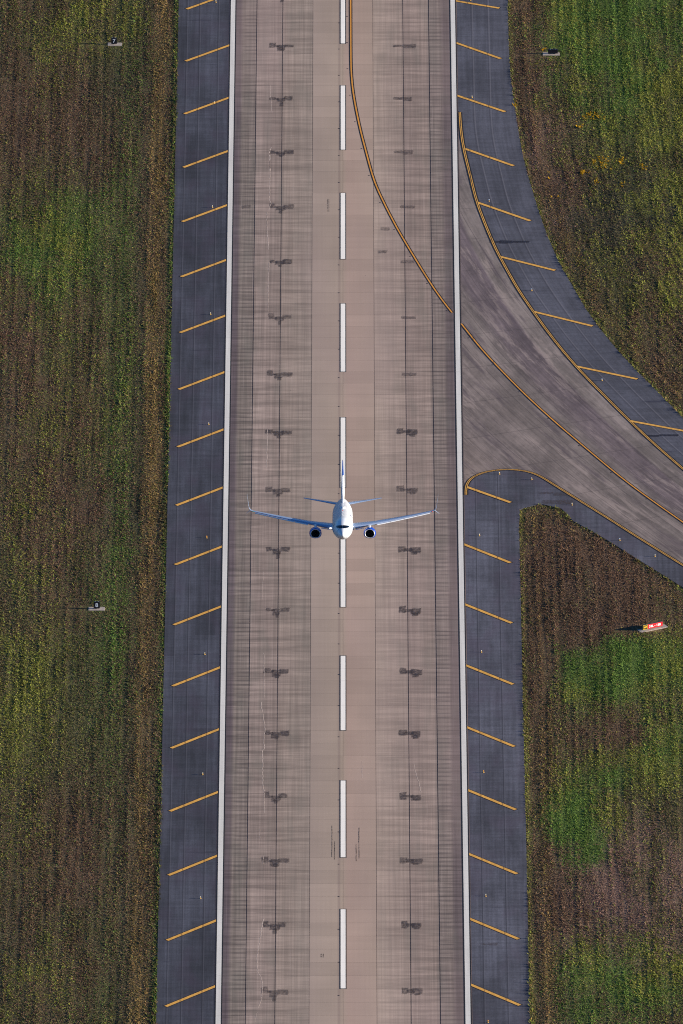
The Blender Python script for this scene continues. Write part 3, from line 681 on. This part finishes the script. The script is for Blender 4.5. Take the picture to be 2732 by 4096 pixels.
# ------------------------------------------------------------------ airfield signs
M_SBLK = plain('sign_black', L(16, 16, 30), .45, var=.1); M_SWHT = plain('sign_white', L(238, 238, 240), .5, var=.03); M_SRED = plain('sign_red', L(196, 18, 34), .5, var=.05)
M_SYEL = plain('sign_yellow', L(240, 196, 40), .5, var=.05); M_SFRM = plain('sign_frame', L(30, 62, 64), .5, .3, var=.1); M_PAD = plain('pad_concrete', L(160, 148, 138), .9, var=.2, k=2.0); M_LEG = plain('galvanised_steel', L(150, 150, 155), .4, .8)
def text_mesh(s, height, depth=.012):
    cu = bpy.data.curves.new('lettering', 'FONT'); cu.body = s; cu.size = 1.0; cu.align_x = 'CENTER'; cu.extrude = 0; cu.offset = .022
    o = bpy.data.objects.new('lettering', cu); COL.objects.link(o)
    dg = bpy.context.evaluated_depsgraph_get(); me = bpy.data.meshes.new_from_object(o.evaluated_get(dg)); bpy.data.objects.remove(o)
    n = len(me.vertices); co = np.zeros(n * 3, np.float32); me.vertices.foreach_get('co', co); co = co.reshape(-1, 3)
    lo, hi = co.min(0), co.max(0); k = height / (hi[1] - lo[1])
    co[:, 0] = (co[:, 0] - (lo[0] + hi[0]) / 2) * k; co[:, 2] = (co[:, 1] - (lo[1] + hi[1]) / 2) * k; co[:, 1] = 0
    me.vertices.foreach_set('co', co.ravel()); me.update(); me.name = 'lettering'
    return me, (hi[0] - lo[0]) * k
def part_box(name, x0, x1, y0, y1, z0, z1, mat, parent, bev=.012):
    v, f = box_vf(x0, x1, y0, y1, z0, z1); me = mesh(name, v, f, mat)
    if bev:
        bm = bmesh.new(); bm.from_mesh(me); bmesh.ops.bevel(bm, geom=bm.edges[:], offset=bev, segments=1, affect='EDGES'); bm.to_mesh(me); bm.free()
    return link(name, me, None, parent)
def letters(s, h, x, y, z, mat, parent, squeeze=None):
    """each character is a flat piece of its own"""
    me, wd = text_mesh(s, h); k = squeeze / wd if squeeze else 1.0
    bm = bmesh.new(); bm.from_mesh(me); bpy.data.meshes.remove(me); left = set(bm.faces)
    while left:
        st = [left.pop()]; isl = []
        while st:
            fa = st.pop(); isl.append(fa)
            for e in fa.edges:
                for g in e.link_faces:
                    if g in left: left.remove(g); st.append(g)
        vv = list({v for fa in isl for v in fa.verts}); ix = {v: n for n, v in enumerate(vv)}
        cx_ = sum(v.co.x for v in vv) / len(vv)
        link('letter', mesh('letter', [((v.co.x - cx_) * k, 0, v.co.z) for v in vv], [tuple(ix[v] for v in fa.verts) for fa in isl], mat), None, parent, (x + cx_ * k, y, z))
    bm.free()
def marker(loc, num, w, h, label, pad):
    t = empty('distance_sign', (loc[0], loc[1], 0)); tag(t, label, 'sign', 'distance remaining signs')
    part_box('concrete_pad', pad[0], pad[1], -.85, .85, -.05, .09, M_PAD, t, .02)
    pn = part_box('sign_panel', -w / 2, w / 2, -.17, .17, .20, .20 + h, M_SBLK, t, .02)
    for sx in (-1, 1): part_box('leg', sx * w * .32 - .04, sx * w * .32 + .04, -.04, .04, .09, .21, M_LEG, t, 0)
    if num: letters(num, h * .62, 0, -.178, .20 + h * .52, M_SWHT, pn)
    for sx in (-1, 1): part_box('lifting_lug', sx * w * .25 - .04, sx * w * .25 + .04, -.02, .02, .20 + h, .27 + h, M_SWHT, pn, 0)
    return t
marker(s7, '7', 1.16, 1.22, 'small black sign with white number seven in the far left grass', (-1.3, 1.6))
marker(s8, '8', 1.18, 1.30, 'small black sign with white number eight, nearer in the left grass', (-1.55, 1.50))
marker(sbk, None, 2.0, .90, 'wide plain black sign seen on a low pad in upper right grass', (-2.05, 1.35))
wt = empty('location_sign', (swt[0], swt[1], 0), (0, 0, R(28.5))); tag(wt, 'red and yellow runway sign reading WT 33L-15R on its concrete pad', 'sign')
part_box('concrete_pad', -2.9, 3.0, -.80, .80, -.05, .09, M_PAD, wt, .02)
bx = part_box('sign_box', -2.15, 2.15, -.16, .16, .18, 1.16, M_SFRM, wt, .02)
for sx in (-1.7, -.55, .6, 1.75): part_box('leg', sx - .04, sx + .04, -.04, .04, .09, .20, M_LEG, wt, 0)
rf = part_box('runway_panel', -1.09, 2.10, -.175, -.155, .23, 1.11, M_SRED, wt, 0); letters('33L - 15R', .46, .50, -.18, .67, M_SWHT, rf, 2.6)
yf = part_box('taxiway_panel', -2.10, -1.10, -.175, -.155, .23, 1.11, M_SYEL, wt, 0)
part_box('black_field', -2.05, -1.15, -.182, -.172, .28, 1.06, M_SBLK, yf, 0); letters('WT', .42, -1.60, -.188, .67, M_SYEL, yf, .66)

# ------------------------------------------------------------------ raised edge lights
M_LAMPY = plain('light_yellow_body', L(196, 156, 78), .5, var=.1); M_GLASS = plain('light_white_lens', L(214, 206, 184), .25, var=.03); M_AMBER = plain('light_amber_lens', L(246, 160, 30), .25, var=.03); M_BLUE = plain('light_pale_blue_lens', L(190, 210, 235), .2, var=.03)
def lathe(prof, n=12):
    v = []; f = []
    for r, z in prof:
        for i in range(n): v.append((r * math.cos(2 * math.pi * i / n), r * math.sin(2 * math.pi * i / n), z))
    for j in range(len(prof) - 1):
        for i in range(n): f.append((j * n + i, j * n + (i + 1) % n, (j + 1) * n + (i + 1) % n, (j + 1) * n + i))
    f.append(tuple(range((len(prof) - 1) * n, len(prof) * n)))
    return v, f
me_base = mesh('base_plate', *lathe([(.17, 0), (.17, .025), (.15, .035), (.08, .06)]), M_LAMPY)
me_stem = mesh('stem', *lathe([(.05, .05), (.05, .20), (.09, .23), (.09, .27)], 10), M_LAMPY, True)
me_lens = {k: mesh('lens', *lathe([(.07, .27), (.08, .33), (.07, .41), (.03, .46)], 10), m_, True) for k, m_ in (('w', M_GLASS), ('a', M_AMBER), ('b', M_BLUE))}
def edge_light(x, y, kind, label):
    t = empty('edge_light', (x, y, ZS)); tag(t, label, 'light', 'raised edge lights along the paving')
    link('base_plate', me_base, None, t); link('stem', me_stem, None, t); link('lens', me_lens[kind], None, t)
ORD = ['farthest', 'second farthest', 'third farthest', 'fourth farthest', 'fifth, above the airliner,', 'sixth', 'seventh', 'eighth', 'nearest']
ORD2 = ['topmost', 'second from the top', 'third from the top', 'fourth from the top', 'fourth from the bottom', 'third from the bottom', 'second from the bottom', 'lowest']
left_y = [gp(863, 11.5)[1] - 58.78 * k for k in range(9)]
wl = ['first', 'second', 'third', 'fourth', 'fifth', 'sixth', 'seventh', 'eighth', 'ninth']
for k, y in enumerate(left_y):
    edge_light(-25.95, y, 'a' if k == 5 else 'w', '%s raised edge light from the far end of the left asphalt shoulder' % wl[k])
edge_light(26.05, gp(1881.9, 4)[1], 'w', 'raised edge light at the far end of the right asphalt shoulder')
edge_light(26.0, gp(1876, 453 - 60)[1], 'w', 'raised edge light on the right shoulder just above the start of the exit line')
names = ['nearest the exit taxiway corner', 'second after the exit taxiway corner', 'third after the exit taxiway corner, amber topped', 'fourth after the exit taxiway corner', 'closest to the camera']
for k, (a, b) in enumerate([(1917, 2146), (1925, 2611.5), (1934.5, 3092.5), (1942, 3587.5), (1951.8, 4092)]):
    edge_light(25.95, gp(a, b)[1], 'a' if k in (2, 4) else 'w', 'raised edge light on the lower right shoulder, %s' % names[k])
for (a, b), lab in [((1955.7, 807), 'highest pale taxiway light on the curving shoulder right of the exit'), ((2126.5, 1165), 'pale taxiway light on the curving shoulder near its middle'), ((2407.5, 1525), 'pale taxiway light on the curving shoulder near the right picture edge'),
                    ((1997.5, 1899), 'taxiway light just inside the rounded corner line'), ((2126.5, 1921), 'taxiway light above the tip of the grass wedge'), ((2287.7, 2022.5), 'taxiway light between the grass wedge and double yellow line'),
                    ((2478.6, 2164), 'pale taxiway light lying close to the wedge of grass'), ((2619.4, 2228.5), 'taxiway light on the narrow shoulder at the right picture edge')]:
    g_ = gp(a, b); edge_light(g_[0], g_[1], 'b' if 'pale' in lab else 'w', lab)

# ------------------------------------------------------------------ airliner
M_FUS = Mat('white_aircraft_paint', .28, 0, .5); _p = M_FUS.n('ShaderNodeTexCoord').outputs['Object']
M_FUS.color(M_FUS.shade(L(208, 211, 217), M_FUS.rng(M_FUS.noise(_p, (.5, .25, .5), 4, .6), .3, .7, .94, 1.03))); M_FUS = M_FUS.m
M_WING = plain('grey_wing_paint', L(156, 174, 202), .34, .45, .5, var=.06, k=.6); M_ALU = plain('polished_aluminium', L(224, 226, 230), .3, .6, .5, var=.06)
M_ENG = plain('blue_nacelle_paint', L(4, 62, 165), .25, 0, .5, var=.06); M_DARK = plain('dark_duct', L(14, 15, 22), .5, var=.1); M_FANM = plain('fan_metal', L(40, 42, 50), .35, .7)
M_GLZ = plain('cockpit_glass', L(10, 14, 24), .08, 0, .6, var=.05); M_NAVY = plain('navy_paint', L(50, 80, 146), .3, var=.06); M_GREY = plain('seal_grey', L(104, 108, 118), .5); M_HOT = plain('exhaust_metal', L(96, 88, 82), .4, .85)
M_RED = plain('red_beacon', L(200, 20, 20), .3); M_GRNL = plain('green_lens', L(20, 150, 90), .2)
m_ll = Mat('landing_lamp', .2); m_ll.color((1, 1, 1, 1)); m_ll.b.inputs['Emission Color'].default_value = (1, .95, .85, 1); m_ll.b.inputs['Emission Strength'].default_value = 3.0; M_LAND = m_ll.m
plane = empty('airliner', (0, 0, 0))
tag(plane, 'white twin engine airliner with blue engines climbing above the runway', 'airplane')

FUS = [(0, .03, .03, -.62), (.12, .25, .24, -.61), (.35, .46, .43, -.58), (.8, .76, .72, -.52), (1.4, 1.04, 1.02, -.43), (2.0, 1.26, 1.28, -.32), (2.8, 1.48, 1.56, -.18), (3.7, 1.66, 1.77, -.09), (4.8, 1.80, 1.92, -.03), (6.2, 1.88, 2.0, 0), (10, 1.88, 2.0, 0), (16, 1.88, 2.0, 0), (22, 1.88, 2.0, 0), (26, 1.87, 2.0, .0),
       (28.5, 1.80, 1.90, .09), (31, 1.60, 1.66, .30), (33.2, 1.28, 1.34, .58), (35.2, .92, 1.0, .84), (37, .55, .64, 1.06), (38.2, .28, .34, 1.18), (38.7, .16, .2, 1.2)]
_fy = [s[0] for s in FUS]
def fus(y): return [float(np.interp(y, _fy, [s[i] for s in FUS])) for i in (1, 2, 3)]
NS = 40; v = []; f = []
for (y, a, b, zc) in FUS:
    for i in range(NS):
        t = 2 * math.pi * i / NS; v.append((a * math.sin(t), y, zc + b * math.cos(t)))
for j in range(len(FUS) - 1):
    for i in range(NS): f.append((j * NS + i, (j + 1) * NS + i, (j + 1) * NS + (i + 1) % NS, j * NS + (i + 1) % NS))
f += [tuple(range(NS))[::1], tuple((len(FUS) - 1) * NS + i for i in range(NS))[::-1]]
fo = obj('fuselage', v, f, M_FUS, plane, True)
sb = fo.modifiers.new('s', 'SUBSURF'); sb.levels = sb.render_levels = 1
def on_nose(x, z, out=.015):
    lo, hi = .05, 6.2
    for _ in range(40):
        m_ = (lo + hi) / 2; a, b, zc = fus(m_)
        if (x / a) ** 2 + ((z - zc) / b) ** 2 > 1: lo = m_
        else: hi = m_
    y = (lo + hi) / 2; return (x * 1.008, y - out * 1.6, z + out * .6)
def pane(name, quad, mat, parent, n=5, out=.015):
    v = []; f = []
    (ax, az), (bx_, bz), (cx, cz), (dx, dz) = quad
    for j in range(n + 1):
        for i in range(n + 1):
            s, t = i / n, j / n
            x = (ax * (1 - s) + bx_ * s) * (1 - t) + (dx * (1 - s) + cx * s) * t; z = (az * (1 - s) + bz * s) * (1 - t) + (dz * (1 - s) + cz * s) * t
            v.append(on_nose(x, z, out))
    for j in range(n):
        for i in range(n): q = j * (n + 1) + i; f.append((q, q + 1, q + n + 2, q + n + 1))
    return obj(name, v, f, mat, parent, True)
for s in (-1, 1):
    pane('windshield', [(s * .05, .52), (s * .66, .50), (s * .60, .93), (s * .05, .98)], M_GLZ, plane, 6, .03)
    pane('side_window', [(s * .71, .50), (s * 1.02, .50), (s * .90, .87), (s * .65, .92)], M_GLZ, plane, 5, .03)
    pane('side_window', [(s * 1.06, .51), (s * 1.26, .55), (s * 1.10, .80), (s * .95, .86)], M_GLZ, plane, 5, .03)
# radome seam
def skin(y, t, o=.012):
    a, b, zc = fus(y); return ((a + o) * math.sin(t), y, zc + (b + o) * math.cos(t))
def skin_patch(name, y0, y1, t0, t1, mat, parent, n=4, o=.012):
    v = [skin(y0 + (y1 - y0) * j / n, t0 + (t1 - t0) * i / n, o) for j in range(n + 1) for i in range(n + 1)]
    f = [(j * (n + 1) + i, j * (n + 1) + i + 1, (j + 1) * (n + 1) + i + 1, (j + 1) * (n + 1) + i) for j in range(n) for i in range(n)]
    return obj(name, v, f, mat, parent, True)
v = []; f = []
for i in range(33):
    t = 2 * math.pi * i / 32; v += [skin(1.38, t, .006), skin(1.43, t, .006)]
for i in range(32): f.append((2 * i, 2 * i + 1, 2 * i + 3, 2 * i + 2))
obj('radome_seam', v, f, M_GREY, plane, True)
t_win = math.acos(.42 / 2.0)
wmesh = {}
for s in (-1, 1):
    for k in range(44):
        y = 6.4 + k * .508
        if 15.9 < y < 16.3: continue
        skin_patch('cabin_window', y - .12, y + .12, s * (t_win - .085), s * (t_win + .085), M_GLZ, plane, 2, .02)
    for y0, y1 in ((4.35, 5.25), (29.3, 30.1)):
        d = skin_patch('cabin_door', y0, y1, s * (t_win - .28), s * (t_win + .70), M_FUS, plane, 4, .022); skin_patch('door_seam', y0 - .05, y1 + .05, s * (t_win - .32), s * (t_win + .74), M_GREY, d, 4, .012)
for k in range(3): skin_patch('fuselage_mark', 13.2 + k * .95, 13.75 + k * .95, .86, 1.02, M_NAVY, plane, 2, .02)

def airfoil(n=12):
    xs = [(1 - math.cos(math.pi * i / n)) / 2 for i in range(n + 1)]
    th = lambda x: 5 * (.2969 * math.sqrt(x) - .126 * x - .3516 * x * x + .2843 * x ** 3 - .1036 * x ** 4)
    up_ = [(x, th(x) * 1.05 + .02 * math.sin(math.pi * x)) for x in xs]; lo_ = [(x, -th(x) * .9 + .02 * math.sin(math.pi * x)) for x in xs]
    return up_[::-1] + lo_[1:-1]
AF = airfoil()
def foil_loft(name, secs, mat, parent, cap=True):
    """secs: (leading edge point, chord, thickness ratio, unit thickness direction)"""
    v = []; f = []; n = len(AF)
    for (p, c, tr_, td) in secs:
        p, td = Vector(p), Vector(td).normalized()
        for (s, t) in AF: v.append(p + Vector((0, c * s, 0)) + td * (c * tr_ * t))
    for j in range(len(secs) - 1):
        for i in range(n): f.append((j * n + i, j * n + (i + 1) % n, (j + 1) * n + (i + 1) % n, (j + 1) * n + i))
    if cap: f += [tuple(range(n)), tuple((len(secs) - 1) * n + i for i in range(n))]
    me = mesh(name, v, f, mat, True); bm = bmesh.new(); bm.from_mesh(me); bmesh.ops.recalc_face_normals(bm, faces=bm.faces[:])
    for e in bm.edges:
        if len(e.link_faces) == 2 and e.calc_face_angle(0) > .9: e.smooth = False
    bm.to_mesh(me); bm.free()
    return link(name, me, None, parent)
WX = [1.0, 1.88, 5.8, 9.5, 13.2, 16.45]
def wle(x): return 13.2 + (x - 1.88) * .515
def wz(x): return -.95 + (x - 1.88) * .118 + .0021 * (x - 1.88) ** 2
def wch(x): return float(np.interp(x, [1.0, 1.88, 5.8, 16.45], [7.7, 7.3, 4.75, 1.75]))
for s in (-1, 1):
    td = lambda x: (-s * .13, 0, 1)
    foil_loft('wing', [((s * x, wle(x), wz(x)), wch(x), .135 - .03 * (x / 16.5), td(x)) for x in WX], M_WING, plane)
    # slats let down ahead of the leading edge, four lengths a side
    for a, b in ((6.35, 8.75), (8.82, 11.2), (11.27, 13.6), (13.67, 16.0)):
        foil_loft('slat', [((s * x, wle(x) - .34, wz(x) - .17), .78 - .014 * x, .40, (-s * .13, .25, 1)) for x in (a, (a + b) / 2, b)], M_ALU, plane)
    for a, b in ((2.35, 3.9),):     # inboard nose flap
        foil_loft('nose_flap', [((s * x, wle(x) - .22, wz(x) - .34), .7, .26, (0, .8, 1)) for x in (a, b)], M_ALU, plane)
    for a, b in ((2.1, 5.6), (6.0, 12.2)):
        foil_loft('flap', [((s * x, wle(x) + wch(x) * .86, wz(x) - .16), wch(x) * .24, .12, (-s * .1, .3, 1)) for x in (a, (a + b) / 2, b)], M_WING, plane)
    for x in (6.6, 9.0, 11.6):
        fl = wch(x); v, f = lathe([(.02, 0), (.14, .4), (.17, 1.2), (.12, 2.3), (.02, 3.0)], 10)
        obj('flap_track_fairing', [(s * x + p[0], wle(x) + fl * .55 + p[2], wz(x) - .33 + p[1]) for p in v], f, M_WING, plane, True)
    for k in range(4):
        xa = 6.6 + k * 1.35; v = []
        for x in (xa, xa + 1.28):
            for c_ in (.62, .76): v.append((s * x, wle(x) + wch(x) * c_, wz(x) + wch(x) * (.052 if c_ < .7 else .038)))
        obj('spoiler', v, [(0, 1, 3, 2)], M_GREY, plane)
    # tip with its tall upper blade and small lower blade
    tx = 16.45; tz = wz(tx); ty = wle(tx)
    up_secs = [((s * tx, ty, tz), 1.75, .10, (-s * .13, 0, 1)), ((s * (tx + .42), ty + .35, tz + .17), 1.5, .08, (-s * .55, 0, .83)), ((s * (tx + .66), ty + .75, tz + .55), 1.25, .06, (-s * .92, 0, .38)), ((s * (tx + .78), ty + 1.15, tz + 1.15), 1.05, .05, (-s * .98, 0, .17)), ((s * (tx + 1.02), ty + 2.25, tz + 2.95), .42, .05, (-s * .99, 0, .13))]
    wl_ = foil_loft('winglet', up_secs, M_WING, plane)
    foil_loft('lower_blade', [((s * (tx + .40), ty + .55, tz + .12), 1.05, .05, (s * .6, 0, .8)), ((s * (tx + 1.25), ty + 1.55, tz - .62), .4, .04, (s * .6, 0, .8))], M_WING, wl_)
    v, f = lathe([(.02, -.12), (.07, -.05), (.08, .1), (.02, .2)], 8)
    obj('navigation_light', [(s * (tx - .05) + p[0], ty - .02 + p[2], tz + p[1]) for p in v], f, M_GRNL if s < 0 else M_RED, plane, True)
    # landing lamp at the wing root
    v, f = lathe([(.13, 0), (.13, -.03), (.08, -.06)], 12)
    obj('landing_light', [(s * 2.22 + p[0], wle(2.2) - .22 + p[2], wz(2.2) - .02 + p[1]) for p in v], f, M_LAND if s < 0 else M_GLASS, plane)
    # wing to body fairing
    foil_loft('wing_root_fairing', [((s * 1.2, 11.9, -1.25), 10.4, .17, (s * .3, 0, 1)), ((s * 1.95, 12.9, -1.05), 8.2, .12, (s * .1, 0, 1)), ((s * 2.5, 13.55, -.90), 6.4, .085, (0, 0, 1))], M_FUS, plane)
    # tailplane
    foil_loft('tailplane', [((s * .5, 32.9, .88), 4.0, .10, (0, 0, 1)), ((s * .9, 33.2, .93), 3.75, .10, (0, 0, 1)), ((s * 4.0, 35.15, 1.28), 2.5, .09, (0, 0, 1)), ((s * 7.17, 37.15, 1.64), 1.25, .08, (0, 0, 1))], M_WING, plane)
    # engine
    ex, ez, ey = s * 4.95, -1.62, 10.1
    NE = 28
    def ring_part(name, prof, mat, parent, flat=True, cap0=False, cap1=False):
        v = []; f = []
        for (y, r) in prof:
            for i in range(NE):
                t = 2 * math.pi * i / NE; zz = math.cos(t)
                if flat and zz < -.55: zz = -.55 + (zz + .55) * .62
                v.append((ex + r * 1.03 * math.sin(t), ey + y, ez + r * zz))
        for j in range(len(prof) - 1):
            for i in range(NE): f.append((j * NE + i, (j + 1) * NE + i, (j + 1) * NE + (i + 1) % NE, j * NE + (i + 1) % NE))
        if cap1: f.append(tuple((len(prof) - 1) * NE + i for i in range(NE)))
        me = mesh(name, v, f, mat, True); bm = bmesh.new(); bm.from_mesh(me); bmesh.ops.recalc_face_normals(bm, faces=bm.faces[:]); bm.to_mesh(me); bm.free()
        return link(name, me, None, parent)
    eng = ring_part('engine', [(.025, .885), (.08, .945), (.2, .99), (.5, 1.06), (1.1, 1.10), (1.8, 1.09), (2.6, 1.02), (3.3, .92), (3.34, .86), (3.0, .84)], M_ENG, plane)
    ring_part('inlet_lip', [(.025, .885), (.005, .865), (0, .845), (.02, .81), (.10, .782), (.22, .765)], M_ALU, eng)
    ring_part('inlet_duct', [(.22, .775), (.6, .77), (1.05, .78)], M_DARK, eng, True)
    ring_part('exhaust_nozzle', [(2.9, .66), (3.5, .60), (4.3, .44), (4.2, .40), (3.6, .45)], M_HOT, eng, False)
    ring_part('fan_disc', [(1.04, .775), (1.05, .30), (1.05, .02)], M_DARK, eng, False, False, True)
    v = []; f = []
    for k in range(24):
        t = 2 * math.pi * k / 24
        for (r, dt, y) in ((.26, -.05, 1.0), (.26, .10, .92), (.75, .02, .96), (.75, -.10, 1.03)): v.append((ex + r * math.sin(t + dt), ey + y, ez + r * math.cos(t + dt)))
        f.append((4 * k, 4 * k + 1, 4 * k + 2, 4 * k + 3))
    obj('fan_blades', v, f, M_FANM, eng)
    v, f = lathe([(.26, 0), (.22, .14), (.12, .30), (.01, .40)], 14)
    obj('spinner', [(ex + p[0], ey + 1.0 - p[2], ez + p[1]) for p in v], f, M_FANM, eng, True)
    # pylon
    v = []; PY = [(.7, ez + 1.04, ez + 1.14), (1.6, ez + 1.0, ez + 1.36), (2.6, ez + .92, ez + 1.46), (4.4, ez + .60, wz(4.95) + .05), (6.0, ez + .75, wz(4.95) - .1)]
    hw = [.05, .2, .24, .24, .12]
    for (y, z0, z1), h_ in zip(PY, hw): v += [(ex - h_, ey + y, z0), (ex + h_, ey + y, z0), (ex + h_ * .8, ey + y, z1), (ex - h_ * .8, ey + y, z1)]
    f = [(0, 1, 2, 3), (16, 19, 18, 17)]
    for j in range(4):
        for i in range(4): f.append((4 * j + i, 4 * j + (i + 1) % 4, 4 * j + 4 + (i + 1) % 4, 4 * j + 4 + i))
    me = mesh('pylon', v, f, M_FUS, False); bm = bmesh.new(); bm.from_mesh(me); bmesh.ops.recalc_face_normals(bm, faces=bm.faces[:]); bm.to_mesh(me); bm.free(); link('pylon', me, None, plane)
# fin with dorsal fillet: sections stacked upward, thickness across
def fin_le(z): return float(np.interp(z, [1.6, 2.1, 2.7, 3.4, 8.65], [25.5, 27.6, 30.4, 31.6, 36.3]))
def fin_ch(z): return float(np.interp(z, [1.6, 2.7, 8.65], [38.0 - 25.5, 38.0 - 30.4, 2.05]))
foil_loft('fin', [((0, fin_le(z), z), fin_ch(z), t, (1, 0, 0)) for z, t in ((1.6, .05), (2.1, .055), (2.7, .085), (3.4, .10), (5.2, .10), (6.2, .10))], M_FUS, plane)
foil_loft('fin_tip', [((0, fin_le(z), z), fin_ch(z), t, (1, 0, 0)) for z, t in ((6.2, .10), (7.4, .085), (8.65, .07))], M_NAVY, plane)
# satellite dome, blade aerials, beacon on the crown
v, f = lathe([(1, 0), (.92, .12), (.7, .22), (.35, .28), (.05, .3)], 20)
obj('satellite_dome', [(p[0] * .62, 20.4 + p[1] * 1.6, 1.95 + p[2]) for p in v], f, M_FUS, plane, True)
for y in (8.4, 12.6):
    foil_loft('aerial', [((0, y, 1.96), .5, .16, (1, 0, 0)), ((0, y + .22, 2.32), .25, .16, (1, 0, 0))], M_FUS, plane)
v, f = lathe([(.09, 0), (.08, .08), (.03, .12)], 10)
obj('beacon', [(p[0], 15.4 + p[1], 1.99 + p[2]) for p in v], f, M_RED, plane, True)
# place: climbing, nose towards the camera and 15 degrees up
PLANE_PITCH = 14.8
REL = 62.0                                          # metres above the runway at the reference point
ref_px = (1370.5, 2111.5)                           # where the fuselage axis 6 m aft of the nose shows in the photograph
g0 = Vector((*gp(*ref_px), 0)); ray = (Vector(cam.location) - g0); pt = g0 + ray * (REL / ray.z)
rot = Matrix.Rotation(R(-PLANE_PITCH), 4, 'X')
plane.rotation_euler = rot.to_euler(); plane.location = pt - rot @ Vector((0, 6.0, 0))
